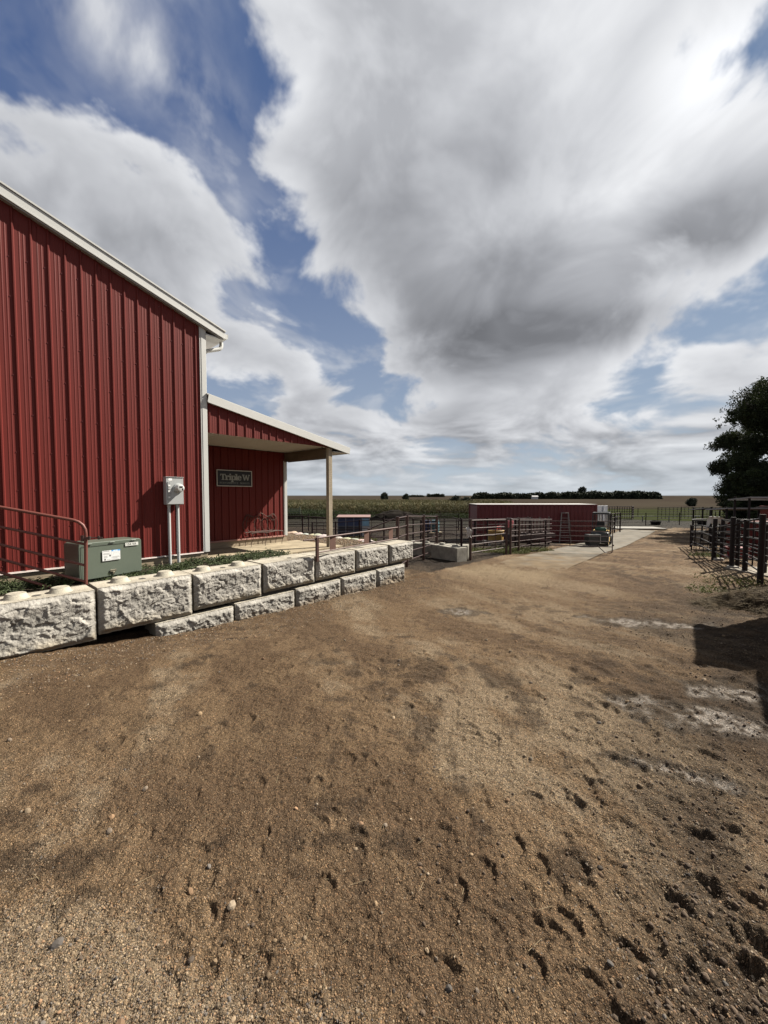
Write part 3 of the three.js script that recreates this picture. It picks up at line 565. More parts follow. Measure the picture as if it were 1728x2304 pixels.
// one block: rough face towards +z, the other sides smooth; x 0..L, y 0..H, z -D..0
function block(L, H, D, seed, rough = 0.031) {
  const nx = Math.round(L / 0.0115), ny = Math.round(H / 0.0115), pos = [], col = [], uv = [], idx = [];
  // split-rock relief: tilted chips, each broken off along its own plane, on a slow swell
  const hash = (a, b, c) => { const t = Math.sin(a * 127.1 + b * 311.7 + c * 74.7 + seed * 19.19) * 43758.5453; return t - Math.floor(t); };
  const chips = (x, y, fx, fy, turn, off) => {
    const u = (x * Math.cos(turn) + y * Math.sin(turn)) * fx, v = (y * Math.cos(turn) - x * Math.sin(turn)) * fy, iu = Math.floor(u), iv = Math.floor(v);
    let best = 9, h = 0;
    for (let a = -1; a <= 1; a++) for (let b = -1; b <= 1; b++) { const cu = iu + a + hash(iu + a, iv + b, off), cv = iv + b + hash(iu + a, iv + b, off + 1), q = (u - cu) ** 2 + (v - cv) ** 2; if (q < best) { best = q; h = hash(iu + a, iv + b, off + 2) - 0.5 + (hash(iu + a, iv + b, off + 3) - 0.5) * 1.5 * (u - cu) + (hash(iu + a, iv + b, off + 4) - 0.5) * 1.5 * (v - cv); } }
    return h;
  };
  const facet = (x0, y0) => {
    const w = fbm(x0 * 6 + seed, y0 * 6, 3) * 0.05, x = x0 + w, y = y0 + w * 0.7 + fbm(x0 * 5 + 40, y0 * 5 + seed, 3) * 0.04;
    return fbm(x * 2.2 + seed * 7.1, y * 3.2 + seed * 3.3, 3) * 0.5 + 0.62 * chips(x, y, 4.2, 6.5, 0.45, 1) + 0.46 * chips(x, y, 9, 13, -0.6, 11) + 0.24 * chips(x, y, 20, 26, 0.3, 23) + 0.12 * fbm(x * 40, y * 40 + seed, 3, 0.6);
  };
  for (let j = 0; j <= ny; j++) for (let i = 0; i <= nx; i++) {
    const x = L * i / nx, y = H * j / ny, e = Math.min(x, L - x, y * 1.0, (H - y) * 1.0), ed = smooth(0, 0.085, e);
    const f = facet(x, y), z = -0.055 + ed * (0.05 + rough * f) + (1 - ed) * 0.008 * fbm(x * 30, y * 30 + seed, 2);
    const wob = (1 - ed) * 0.012;
    pos.push(x + wob * noise(y * 14, seed) * (x > L / 2 ? 1 : -1) * (x < 0.01 || x > L - 0.01 ? 0.4 : 1), y + wob * noise(x * 14, seed + 9), z);
    const st = fbm(x * 2.6 + seed * 3, y * 2.6, 4), y2 = smooth(0.34, 0.02, y / H) * smooth(-0.1, 0.5, st + 0.25), k = 0.86 + 0.22 * st + 0.10 * f;
    const sp = seed > 20 ? 0.75 * smooth(0.38, 0.14, y - 0.12 * st) : 0.3 * smooth(0.1, 0.0, y - 0.1 * st); col.push(...[k * mix(1, 0.88, y2), k * mix(0.985, 0.80, y2), k * mix(0.96, 0.66, y2)].map((v, q) => mix(v, [0.42, 0.31, 0.20][q], sp))); uv.push(x + seed, y);
  }
  for (let j = 0; j < ny; j++) for (let i = 0; i < nx; i++) { const a = j * (nx + 1) + i; idx.push(a, a + 1, a + nx + 2, a, a + nx + 2, a + nx + 1); }
  const g = new THREE.BufferGeometry();
  g.setAttribute('position', new THREE.Float32BufferAttribute(pos, 3)); g.setAttribute('color', new THREE.Float32BufferAttribute(col, 3)); g.setAttribute('uv', new THREE.Float32BufferAttribute(uv, 2));
  g.setIndex(idx); g.computeVertexNormals();
  // body: top, ends, back and bottom, sharing the face's rim
  const b = new THREE.BoxGeometry(L - 0.004, H - 0.004, D - 0.05, Math.ceil(L / 0.12), 4, 4).translate(L / 2, H / 2, -0.055 - (D - 0.05) / 2 + 0.002);
  boxUV(b);
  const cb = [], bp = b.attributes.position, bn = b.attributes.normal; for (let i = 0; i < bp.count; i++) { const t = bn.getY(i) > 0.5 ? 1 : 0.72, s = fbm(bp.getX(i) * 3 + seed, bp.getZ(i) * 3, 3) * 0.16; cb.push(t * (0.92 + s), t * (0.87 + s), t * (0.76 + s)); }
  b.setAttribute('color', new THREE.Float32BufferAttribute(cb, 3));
  return mergeGeometries([g.toNonIndexed(), b.toNonIndexed()]);
}
const knobM = concrete(0.34, 0.32, 0.27, 1.2), holeM = mat(0.05, 0.045, 0.04, 1);
{
  const turn = BARN_TURN, F = -1.66;
  const wall = thing('retaining_wall', 'two-course retaining wall of pale rock-faced concrete blocks below the barn', 'retaining wall', barnAt(0, -0.45, F).toArray(), turn);
  const o = -(-0.45);
  // top course: from, to, bottom, top, how far the face stands forward
  const TOP = [[-6.6, -5.0, -0.02, 0.80, 0.03, [[-6.2, 0], [-5.4, 0]]], [-4.98, -3.74, -0.02, 0.79, 0.03, []], [-3.72, -2.44, -0.045, 0.755, 0.035, [[-3.32, 1], [-2.82, 1]]], [-2.405, -0.955, 0.015, 0.775, 0.0, [[-2.03, 1], [-1.32, 1]]], [-0.915, 0.515, 0.07, 0.762, 0.0, [[-0.62, 1], [0.12, 1]]], [0.56, 1.955, 0.125, 0.765, 0.0, []], [2.005, 3.365, 0.145, 0.757, 0.0, []], [3.425, 4.745, 0.175, 0.757, 0.0, []], [4.835, 6.01, 0.19, 0.765, 0.0, []]];
  TOP.forEach(([a, b, y0, y1, fwd, knobs], i) => {
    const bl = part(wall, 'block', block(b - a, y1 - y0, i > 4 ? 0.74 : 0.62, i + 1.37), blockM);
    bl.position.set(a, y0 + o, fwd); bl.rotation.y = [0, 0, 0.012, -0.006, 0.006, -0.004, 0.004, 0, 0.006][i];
    for (const [s] of knobs) {
      const kg = new THREE.LatheGeometry([[0, 0.078], [0.1, 0.078], [0.112, 0.071], [0.142, 0.008], [0.158, 0], [0.162, -0.01]].map((p) => new THREE.Vector2(...p)), 26);
      part(bl, 'knob', kg, knobM).position.set(s - a, y1 - y0, -0.33);
    }
    if (i > 1 && i < 6) part(bl, 'lifting_hole', new THREE.CylinderGeometry(0.055, 0.055, 0.006, 18), holeM).position.set((b - a) * (i === 5 ? 0.62 : 0.5) - 0.02, y1 - y0 + 0.0015, -0.3);
  });
  const LOW = [[-1.60, -0.165], [-0.13, 1.325], [1.37, 2.77], [2.81, 4.16], [4.20, 5.48]];
  LOW.forEach(([a, b], i) => {
    const bl = part(wall, 'block', block(b - a, 0.57, 0.62, i + 21.7, 0.036), blockM);
    const top = [0.0, 0.04, 0.07, 0.095, 0.105][i];
    bl.position.set(a, -0.57 + o + top, 0.06);
    part(bl, 'shade_ledge', box(0.02, b - a - 0.02, 0.56, 0.565 + [0.01, 0.06, 0.065, 0.065, 0.075][i], -0.6, -0.22), concrete(0.1, 0.09, 0.08));  // dark colour paints the shade of the recess under the top course
  });
}
// brown pipe handrail along the top of the wall
const rustRed = new THREE.MeshStandardMaterial({ color: lin(0.11, 0.03, 0.021), map: scaled(streaks, 1.5), roughness: 0.55, metalness: 0.1 });
const oxblood = new THREE.MeshStandardMaterial({ color: lin(0.030, 0.011, 0.010), map: scaled(streaks, 1.5), roughness: 0.5, metalness: 0.1 });
const umber = mat(0.055, 0.025, 0.019, 0.55, 0.1);
{
  const r = thing('handrail', 'low dark brown pipe handrail with flat plates along the end of the block wall', 'handrail', barnAt(0, 0.76, -1.5).toArray(), BARN_TURN);
  part(r, 'post', [box(1.93, 2.0, -0.12, 0.475, 0.19, 0.25, 0.006)], umber);
  part(r, 'rail', bar(V(1.97, 0.455, 0.21), V(5.86, 0.44, -0.42), 0.022, 10), umber);
  part(r, 'rail', bar(V(1.99, 0.095, 0.21), V(5.86, 0.075, -0.42), 0.018, 10), umber);
  part(r, 'stub', [bar(V(1.6, 0.425, 0.16), V(1.95, 0.425, 0.21), 0.02, 10)], umber);
  for (const [t, w] of [[0.13, 0.2], [0.52, 0.2], [0.87, 0.2]]) { const x = 1.97 + 3.89 * t, z = 0.21 - 0.63 * t; part(r, 'plate', box(x, x + w, 0.08, 0.45, z - 0.035, z - 0.025), mat(0.10, 0.05, 0.036, 0.65)); }
}
// pad-mounted transformer behind the wall
{
  const FL = V(-5.18, 0.815, -6.5), FR = V(-4.71, 0.815, -7.41), dx = FR.clone().sub(FL).setY(0), L = dx.length(), turn = Math.atan2(-dx.z, dx.x);
  const t = thing('transformer', 'dark green pad-mounted transformer cabinet with warning label, behind the wall', 'transformer', [FL.x, 0.70, FL.z], turn);
  const green = new THREE.MeshStandardMaterial({ color: lin(0.075, 0.092, 0.072), map: scaled(streaks, 0.8), roughness: 0.4 }), H = 0.62, D = 0.5;
  const sh = new THREE.Shape(); const r = 0.055; sh.moveTo(0, 0.1); sh.lineTo(0, 0.1 + H - r); sh.quadraticCurveTo(0, 0.1 + H, r, 0.1 + H); sh.lineTo(L - r, 0.1 + H); sh.quadraticCurveTo(L, 0.1 + H, L, 0.1 + H - r); sh.lineTo(L, 0.1); sh.closePath();
  part(t, 'cabinet', new THREE.ExtrudeGeometry(sh, { depth: D - 0.03, bevelEnabled: true, bevelSize: 0.012, bevelThickness: 0.015, bevelSegments: 3, curveSegments: 8 }).translate(0, 0, -D + 0.015), green);
  part(t, 'front_lip', [box(0.02, L - 0.02, 0.1, 0.125, 0.012, 0.02)], green);
  for (const k of [0.14, 0.5, 0.86]) part(t, 'hinge', bar(V(L * k - 0.04, 0.1 + H - 0.012, 0.018), V(L * k + 0.04, 0.1 + H - 0.012, 0.018), 0.009, 8), green);
  part(t, 'seam', [box(0.03, L - 0.03, 0.1 + H * 0.93, 0.1 + H * 0.93 + 0.006, 0.012, 0.0165), box(0.03, 0.036, 0.13, 0.1 + H * 0.93, 0.012, 0.0165)], mat(0.02, 0.025, 0.02, 0.8));
  part(t, 'padlock', [box(L * 0.5 - 0.02, L * 0.5 + 0.02, 0.13, 0.17, 0.02, 0.04, 0.005), box(L * 0.5 - 0.05, L * 0.5 + 0.05, 0.165, 0.21, 0.012, 0.024, 0.004)], mat(0.12, 0.11, 0.08, 0.4, 0.5));
  const sill = part(t, 'sill', box(0.02, L - 0.02, 0.02, 0.105, -D + 0.03, -0.03), mat(0.02, 0.022, 0.02, 0.7));
  part(t, 'base_pad', box(-0.08, L + 0.08, -0.05, 0.02, -D - 0.06, 0.06, 0.01), concrete(0.4, 0.38, 0.34));
  part(t, 'lifting_lug', [bar(V(L * 0.66, 0.1 + H, -0.25), V(L * 0.66, 0.1 + H + 0.016, -0.25), 0.025, 10)], green);
  const c = document.createElement('canvas'); c.width = 512; c.height = 320; const k = c.getContext('2d');
  k.fillStyle = '#b4b6b6'; k.fillRect(0, 0, 512, 320); k.fillStyle = '#3f7fb5'; k.fillRect(256, 0, 256, 44); k.strokeStyle = '#555'; k.lineWidth = 3; k.strokeRect(256, 2, 254, 316);
  k.fillStyle = '#222'; k.font = 'bold 40px sans-serif'; k.fillText('CAUTION', 18, 40); k.fillStyle = '#fff'; k.font = 'bold 34px sans-serif'; k.fillText('NOTICE', 312, 35);
  k.fillStyle = '#3a3a3a'; for (const [x, y, w] of [[24, 84, 190], [24, 104, 170], [24, 124, 180], [40, 170, 110], [40, 190, 90], [40, 210, 120], [40, 232, 80], [120, 286, 110], [276, 210, 200], [276, 232, 210], [276, 254, 150], [276, 290, 180]]) k.fillRect(x, y, w, 7);
  k.beginPath(); k.arc(70, 282, 26, 0, 7); k.fill(); k.beginPath(); k.ellipse(214, 168, 22, 34, 0, 0, 7); k.fill(); k.lineWidth = 4; k.strokeStyle = '#777'; k.beginPath(); k.moveTo(290, 180); k.lineTo(330, 80); k.lineTo(400, 110); k.lineTo(450, 70); k.lineTo(490, 180); k.stroke();
  const tx = new THREE.CanvasTexture(c); tx.colorSpace = THREE.SRGBColorSpace;
  part(t, 'warning_label', new THREE.PlaneGeometry(0.30, 0.185).translate(L * 0.48, 0.1 + H * 0.60, 0.0175), new THREE.MeshStandardMaterial({ map: tx, roughness: 0.5 }));
  const c2 = document.createElement('canvas'); c2.width = 320; c2.height = 80; const q = c2.getContext('2d'); q.fillStyle = '#a9aba7'; q.fillRect(0, 0, 320, 80); q.fillStyle = '#101210'; q.font = 'bold 76px sans-serif'; q.fillText('15K VA', 18, 68, 284);
  const t2 = new THREE.CanvasTexture(c2); t2.colorSpace = THREE.SRGBColorSpace;
  part(t, 'rating_label', new THREE.PlaneGeometry(0.235, 0.062).translate(L * 0.83, 0.1 + H * 0.865, 0.0175), new THREE.MeshStandardMaterial({ map: t2, roughness: 0.5 }));
}
// red tube gate leaning between wall and barn
{
  const g = thing('tube_gate', 'rusty red tube gate with rounded corner, standing behind the block wall', 'gate', [-5.05, 0.78, -6.45], 0);
  const u = V(-1.2, 0, 0.52).normalize(), L = 1.75;                   // runs left, towards the viewer
  const at = (s, y) => V(u.x * s, y, u.z * s), tilt = (p, k) => p.add(V(0, 0, 0));
  const RY = [[1.026, 1.289], [0.653, 0.982], [0.292, 0.703], [0.016, 0.469], [-0.275, 0.257]];   // at the post, at the far end
  const fan = (i, s) => mix(RY[i][0], RY[i][1], s / 1.065);
  part(g, 'frame_tube', bent([at(0.0, -0.12), at(-0.03, fan(0, -0.03)), at(L, fan(0, L)), at(L + 0.04, -0.12)], 0.2, 0.026, 12), rustRed);
  for (let i = 1; i < 5; i++) part(g, 'rail', bar(at(0.0, fan(i, 0)), at(L + 0.03, fan(i, L)), 0.022, 10), rustRed);
  const h = part(g, 'hinge', [bar(V(-0.015, 0.70, 0), V(-0.015, 0.80, 0), 0.04, 10), box(0.0, 0.085, 0.735, 0.775, -0.02, 0.02, 0.004)], mat(0.06, 0.025, 0.02, 0.6));
  part(h, 'hinge_bolt', [bar(V(0.05, 0.757, 0), V(0.27, 0.757, -0.05), 0.009, 8), bar(V(0.215, 0.725, -0.04), V(0.215, 0.79, -0.04), 0.016, 8), bar(V(0.09, 0.73, 0), V(0.09, 0.785, 0), 0.02, 8)], mat(0.05, 0.035, 0.03, 0.5, 0.4));
}
// wire bench on the porch
{
  const b = thing('wire_bench', 'thin wrought wire bench with scrolled back on the porch', 'bench', barnAt(2.28, 0.655, 1.85).toArray(), BARN_TURN);
  const iron = mat(0.05, 0.028, 0.02, 0.7, 0.3), W = 1.15, r = 0.009;
  part(b, 'seat', [tube([V(0, 0.42, 0), V(0.3, 0.44, 0.02), V(0.6, 0.42, 0.03), V(0.9, 0.45, 0.02), V(W, 0.42, 0)], 0.013), tube([V(0, 0.42, -0.36), V(0.6, 0.43, -0.38), V(W, 0.42, -0.36)], 0.013), ...Array.from({ length: 9 }, (_, i) => bar(V(0.06 + i * 0.13, 0.425, 0.015), V(0.06 + i * 0.13, 0.425, -0.37), 0.005, 6))], mat(0.06, 0.032, 0.024, 0.7));
  for (const [x, z] of [[0.02, 0], [W - 0.02, 0], [0.02, -0.36], [W - 0.02, -0.36], [0.5, 0.02], [0.64, -0.37]]) part(b, 'leg', tube([V(x, 0.42, z), V(x + 0.03, 0.28, z + 0.02), V(x - 0.02, 0.1, z), V(x - 0.05, 0.0, z + 0.03)], r, 12, 6), iron);
  const loop = (cx, cy, rx, ry, t) => tube(Array.from({ length: 13 }, (_, i) => { const a = i / 12 * Math.PI * 2; return V(cx + rx * Math.cos(a + t), cy + ry * Math.sin(a + t), -0.40); }), 0.007, 26, 5);
  part(b, 'backrest', [loop(0.2, 0.68, 0.14, 0.24, 0), loop(0.95, 0.68, 0.14, 0.24, 1), loop(0.45, 0.66, 0.11, 0.2, 0.4), loop(0.72, 0.66, 0.11, 0.2, 0.8), loop(0.12, 0.86, 0.1, 0.09, 0), loop(1.03, 0.86, 0.1, 0.09, 0), loop(0.58, 0.9, 0.08, 0.12, 0), tube([V(0, 0.42, -0.38), V(-0.06, 0.7, -0.4), V(0.1, 0.98, -0.41), V(0.35, 0.9, -0.41), V(0.58, 1.02, -0.41), V(0.82, 0.9, -0.41), V(1.06, 0.98, -0.41), V(1.2, 0.7, -0.4), V(W, 0.42, -0.38)], 0.011, 50, 6)], iron);
}

// ------------------------------------------------------------------ pens, path and the things in them
const P = (x, d, y) => V(x, y ?? groundY(x, d, false), -d);
// concrete path along the pens
{
  const n = 150, m = 24;
  const pos = [], uv = [], col = [], idx = [];
  for (let i = 0; i <= n; i++) for (let j = 0; j <= m; j++) {
    const q = -2.4 + 31.8 * i / n, s = -1.15 + 2.6 * j / m + (i === 0 ? 0.3 * Math.sin(j * 2) : 0), x = PATH.x + q * PATH.ux + s * PATH.ud, d = PATH.d + q * PATH.ud - s * PATH.ux;
    pos.push(x, groundY(x, d, false) - 0.02 - 0.06 * smooth(3.0, -2.4, q), -d); uv.push(x / 2, d / 2);
    const k = 0.95 + 0.2 * fbm(x * 0.6, d * 0.6, 3), dirt = clamp(smooth(9, 0.4, q) + fbm(x * 1.3, d * 1.3, 3) * 0.7);
    col.push(mix(k, 0.80, dirt), mix(k, 0.64, dirt), mix(k, 0.46, dirt));
  }
  for (let i = 0; i < n; i++) for (let j = 0; j < m; j++) { const a = i * (m + 1) + j; idx.push(a, a + 1, a + m + 2, a, a + m + 2, a + m + 1); }
  const g = new THREE.BufferGeometry();
  g.setAttribute('position', new THREE.Float32BufferAttribute(pos, 3)); g.setAttribute('uv', new THREE.Float32BufferAttribute(uv, 2)); g.setAttribute('color', new THREE.Float32BufferAttribute(col, 3));
  g.setIndex(idx.reverse()); g.computeVertexNormals();
  const pm = concrete(0.15, 0.138, 0.118, 1); pm.vertexColors = true;
  struct('concrete_path', g, pm);
}
// a welded pipe fence: posts stand on the ground, rails run from post to post
function fence(name, label, pts, o = {}) {
  const { h = 1.75, rails = 6, low = 0.28, post = 0.045, rail = 0.019, m = oxblood, group, stays = 0, cap = 0, cat = 'fence', lens } = o;
  const f = thing(name, label, cat, [pts[0][0], groundY(pts[0][0], pts[0][1], false), -pts[0][1]], 0, group), O = f.position;
  const loc = (p) => V(p[0] - O.x, groundY(p[0], p[1], false) - O.y + (p[2] ?? 0), -p[1] - O.z);
  pts.forEach((p, i) => { if (p[3] === 0) return; const a = loc(p); part(f, 'post', [bar(a.clone().setY(a.y - 0.3), a.clone().setY(a.y + (p[3] ?? h)), post, 10)], m); });
  for (let i = 0; i + 1 < pts.length; i++) {
    const a = loc(pts[i]), b = loc(pts[i + 1]), ha = pts[i][4] ?? (pts[i][3] || h) - 0.06, hb = pts[i + 1][4] ?? (pts[i + 1][3] || h) - 0.06, u = b.clone().sub(a).setY(0).setLength(post * 0.9);
    for (let k = 0; k < rails; k++) { const t = k / (rails - 1), top = k === rails - 1; part(f, 'rail', bar(a.clone().add(u).setY(a.y + mix(low, ha, t)), b.clone().sub(u).setY(b.y + mix(low, hb, t)), top ? rail * (cap ? 1.6 : 1.15) : rail, 7, undefined, false), m); }
    for (let s = 1; s <= stays; s++) { const t = s / (stays + 1), c = a.clone().lerp(b, t); part(f, 'stay', bar(c.clone().setY(c.y + low), c.clone().setY(c.y + mix(ha, hb, t)), rail * 0.85, 6, undefined, false), m); }
  }
  return f;
}
const darkPipe = new THREE.MeshPhysicalMaterial({ color: lin(0.016, 0.009, 0.009), roughness: 0.75, specularIntensity: 0.3 }), paleRail = mat(0.042, 0.022, 0.019, 0.38, 0.15);
fence('corral_fence', 'brown pipe corral fence with six rails, starting at the end of the handrail', [[-0.5, 12.9, 0.6, 1.0, 1.0], [0.46, 13.05, 0, 1.98], [0.86, 14.4, 0, 1.98], [1.65, 16.0, 0, 1.92], [2.45, 17.8, 0, 1.86]], { m: paleRail, h: 1.9, low: 0.25, post: 0.06, rail: 0.02, stays: 0 });
fence('corral_fence', 'dark corral fence spanning the pen behind the plain concrete blocks', [[2.45, 18.0, 0, 1.86], [3.05, 17.2, 0, 0, 1.8], [3.27, 16.15, 0, 1.75]], { m: darkPipe, rails: 5, low: 0.3, stays: 1, rail: 0.017 });
fence('corral_fence', 'pipe corral fence from the rag-hung post to the first tall post beside the path', [[3.66, 16.2, 0, 1.75], [5.85, 18.3, 0, 1.72]], { m: paleRail, rails: 5, low: 0.32, post: 0.055, rail: 0.02, stays: 2 });
fence('corral_fence', 'pipe corral fence beside the path running behind the open gate panel', [[6.06, 18.35, 0, 1.72], [6.72, 19.1, 0, 1.72], [9.9, 22.6, 0, 0, 1.62]], { m: paleRail, rails: 6, low: 0.3, post: 0.055, rail: 0.02 });
fence('cross_fence', 'rear dark pipe fence with a heavy top rail across the pens before the container', [[2.0, 20.8, 0, 1.62], [4.9, 20.6, 0, 1.62], [7.2, 21.0, 0, 1.62], [9.2, 21.8, 0, 1.62]], { m: darkPipe, rails: 4, low: 0.45, cap: 1, rail: 0.022 });
fence('corral_fence', 'dark pipe fence crossing the middle pen, between the blocks and the feed tub', [[2.6, 22.6, 0, 1.7], [4.6, 22.9, 0, 1.7], [6.2, 23.0, 0, 1.7], [7.9, 24.2, 0, 1.7], [9.6, 25.0, 0, 1.7]], { m: darkPipe, rails: 5, low: 0.3, rail: 0.02, stays: 1 });
fence('pen_fence', 'dark pen fence with a thick top rail visible beside the porch', [[-8.2, 23.4, 0, 1.85], [-4.8, 22.6, 0, 1.85], [-3.1, 22.4, 0, 1.75]], { m: darkPipe, rails: 4, low: 0.35, cap: 1, stays: 1, rail: 0.024 });
fence('pen_fence', 'thin-railed pen fence behind the porch post, before the blue shed', [[-4.0, 21.4, 0, 1.5], [-2.6, 20.6, 0, 1.55], [-1.3, 20.4, 0, 1.65], [0.0, 20.2, 0, 1.7], [1.6, 21.0, 0, 1.7]], { m: darkPipe, rails: 4, low: 0.35, stays: 1, rail: 0.017 });
fence('pen_fence', 'farther pen fence of thin pipe crossing behind the blue shed', [[-14, 36, 0, 1.6], [-10.5, 36, 0, 1.6], [-7, 35.6, 0, 1.6], [-3.5, 35.2, 0, 1.6], [0, 35, 0, 1.6], [3.5, 35, 0, 1.6], [7, 36, 0, 1.6]], { m: darkPipe, rails: 4, low: 0.4, rail: 0.018, post: 0.05 });
fence('pasture_fence', 'far thin wire pasture fence at the foot of the corn', [[-16, 52, 0, 1.4], [-11, 51, 0, 1.4], [-6.5, 50, 0, 1.4], [-2, 49, 0, 1.4], [2.5, 48, 0, 1.4], [7, 48, 0, 1.4], [12, 49, 0, 1.4]], { m: darkPipe, rails: 3, low: 0.4, rail: 0.012, post: 0.045 });
// board gate far left
{
  const g = thing('board_gate', 'weathered grey-green board gate standing in the weeds before the corn', 'gate', [-15.8, groundY(-15.8, 56), -56]);
  const m = mat(0.11, 0.125, 0.085, 0.9);
  for (let i = 0; i < 4; i++) part(g, 'board', box(0, 3.6, 0.35 + i * 0.33, 0.5 + i * 0.33, -0.02, 0.02), m);
  for (const x of [0.2, 3.5]) part(g, 'post', box(x - 0.09, x + 0.09, -0.2, 1.75, -0.1, -0.021), m);
}
// bow-footed gate panel standing open across the path
{
  const a = P(7.64, 19.9), b = P(10.95, 18.35), d = b.clone().sub(a), L = Math.hypot(d.x, d.z), turn = Math.atan2(-d.z, d.x);
  const g = thing('gate_panel', 'long brown six-rail gate panel with bent feet, standing across the concrete path', 'gate', a.toArray(), turn);
  const m = oxblood, s = d.y / L, H = 1.6;
  const y = (x, h) => h + s * x;
  for (const [x, k] of [[0, 1], [L, -1]]) part(g, 'end_upright', bent([V(x, y(x, 1.55), 0), V(x, y(x, 0.04), 0), V(x + k * 0.28, y(x, 0.03), 0), V(x + k * 0.62, y(x, 0.36), 0)], 0.1, 0.021, 9), m);
  for (let i = 0; i < 6; i++) part(g, 'rail', bar(V(0, y(0, 0.34 + i * 0.246), 0), V(L, y(L, 0.34 + i * 0.246), 0), 0.019, 8), i > 3 ? oxblood : m);
  part(g, 'stay', bar(V(L * 0.5, y(L * 0.5, 0.36), 0), V(L * 0.5, y(L * 0.5, 1.57), 0), 0.019, 8), m);
  part(g, 'latch', [box(L + 0.01, L + 0.07, y(L, 0.38), y(L, 0.45), -0.02, 0.02)], m);
}
// rag over a post
{
  const p = P(3.62, 16.2), pos = [], n = 10, m = 14;
  const g = new THREE.PlaneGeometry(0.24, 0.42, n, m), q = g.attributes.position;
  for (let i = 0; i < q.count; i++) { const x = q.getX(i), y = q.getY(i); q.setXYZ(i, x * (1 - 0.3 * smooth(0.1, -0.2, y)) + 0.02 * Math.sin(y * 20), y - Math.abs(x) * 0.5, 0.07 + 0.022 * Math.sin(x * 50 + y * 6) - 0.1 * smooth(0.1, 0.21, y)); }
  g.computeVertexNormals(); g.translate(p.x - 0.03, p.y + 1.22, p.z);
  single('rag', g, new THREE.MeshStandardMaterial({ color: lin(0.36, 0.34, 0.32), roughness: 0.95, side: THREE.DoubleSide }), 'pale grey rag hanging from a corral fence post', 'rag');
}
// plain concrete blocks with knobs
{
  const m = concrete(0.25, 0.24, 0.215, 1.1), k = concrete(0.27, 0.26, 0.235, 1.4);
  const blocks = [[2.98, 15.62, 1.55, 0.95, 'plain grey concrete block with two knobs, nearest its fence post', [0.4, 1.15]], [2.15, 17.2, 1.25, 0.35, 'plain grey concrete block partly behind the end of the retaining wall', [0.3, 0.95]], [3.62, 16.55, 1.0, 0.3, 'plain grey concrete block seen end-on just behind the fence post', []]];
  blocks.forEach(([x, d, L, a, label, ks]) => {
    const t = thing('concrete_block', label, 'concrete block', P(x, d).toArray(), 0, 'plain concrete blocks by the corral fence'); t.rotation.y = -a + Math.PI;
    part(t, 'body', new RoundedBoxGeometry(L, 0.62, 0.6, 2, 0.02).translate(L / 2, 0.26, 0.3), m); boxUV(t.children[0].geometry);
    for (const s of ks) part(t, 'knob', new THREE.LatheGeometry([[0, 0.09], [0.1, 0.09], [0.115, 0.08], [0.14, 0]].map((p) => new THREE.Vector2(...p)), 18).translate(s, 0.57, 0.3), k);
  });
}
// red shipping container with one door swung open
{
  const A = V(6.3, -1.0, -26), B = V(14.5, -1.0, -26.1), d = B.clone().sub(A), L = Math.hypot(d.x, d.z), turn = Math.atan2(-d.z, d.x), H = 2.66, D = 2.44;
  const c = thing('shipping_container', 'long dark red corrugated shipping container beyond the pens, its door open', 'container', A.toArray(), turn);
  const red = new THREE.MeshStandardMaterial({ color: lin(0.10, 0.012, 0.014), map: scaled(streaks, 0.4), roughness: 0.55 });
  const corr = (len) => { const lo = [], hi = []; for (let s = 0.1; s < len - 0.1; s += 0.278) for (const [a, z] of [[0, 0], [0.07, 0], [0.105, -0.036], [0.175, -0.036], [0.21, 0]]) { if (s + a > len - 0.1) break; lo.push([s + a, 0.16, z]); hi.push([s + a, H - 0.1, z]); } return quadStrip([lo, hi]); };
  part(c, 'side_wall', corr(L).translate(0, 0, -0.03), red);
  part(c, 'side_wall', corr(L).rotateY(Math.PI).translate(L, 0, -D + 0.03), red);
  part(c, 'end_wall', box(0.05, 0.09, 0.1, H - 0.1, -D + 0.05, -0.05), red);
  part(c, 'roof', box(0.02, L - 0.02, H - 0.035, H, -D + 0.02, -0.02, 0.008), mat(0.4, 0.39, 0.37, 0.6));
  part(c, 'floor', box(0.05, L - 0.05, 0.1, 0.18, -D + 0.05, -0.05), darkWood);
  for (const [x, z] of [[0, -0.12], [L - 0.12, -0.12], [0, -D], [L - 0.12, -D]]) part(c, 'corner_post', box(x, x + 0.12, 0, H - 0.002, z, z + 0.12, 0.01), red);
  for (const z of [-0.11, -D + 0.01]) { part(c, 'bottom_rail', box(0.12, L - 0.12, 0.02, 0.17, z, z + 0.1), red); part(c, 'top_rail', box(0.12, L - 0.12, H - 0.11, H - 0.036, z, z + 0.1), red); }
  const grey = mat(0.42, 0.44, 0.48, 0.6), door = part(c, 'door', box(0.02, 1.2, 0.12, H - 0.1, -0.05, 0.0, 0.01), grey); door.position.set(L, 0, -0.02); door.rotation.y = 0.5;
  for (const x of [0.35, 0.78]) part(door, 'lock_rod', bar(V(x, 0.1, 0.035), V(x, H - 0.08, 0.035), 0.02, 7), mat(0.7, 0.7, 0.7, 0.4, 0.3));
  for (const x of [0.62]) part(door, 'gasket', box(x, x + 0.05, 0.14, H - 0.12, 0.001, 0.012), mat(0.05, 0.05, 0.055, 0.8));
  const d2 = part(c, 'door', box(0.02, 1.2, 0.12, H - 0.1, -0.05, 0.0, 0.01), grey); d2.position.set(L, 0, -D + 0.05); d2.rotation.y = Math.PI / 2 - 0.35;
}
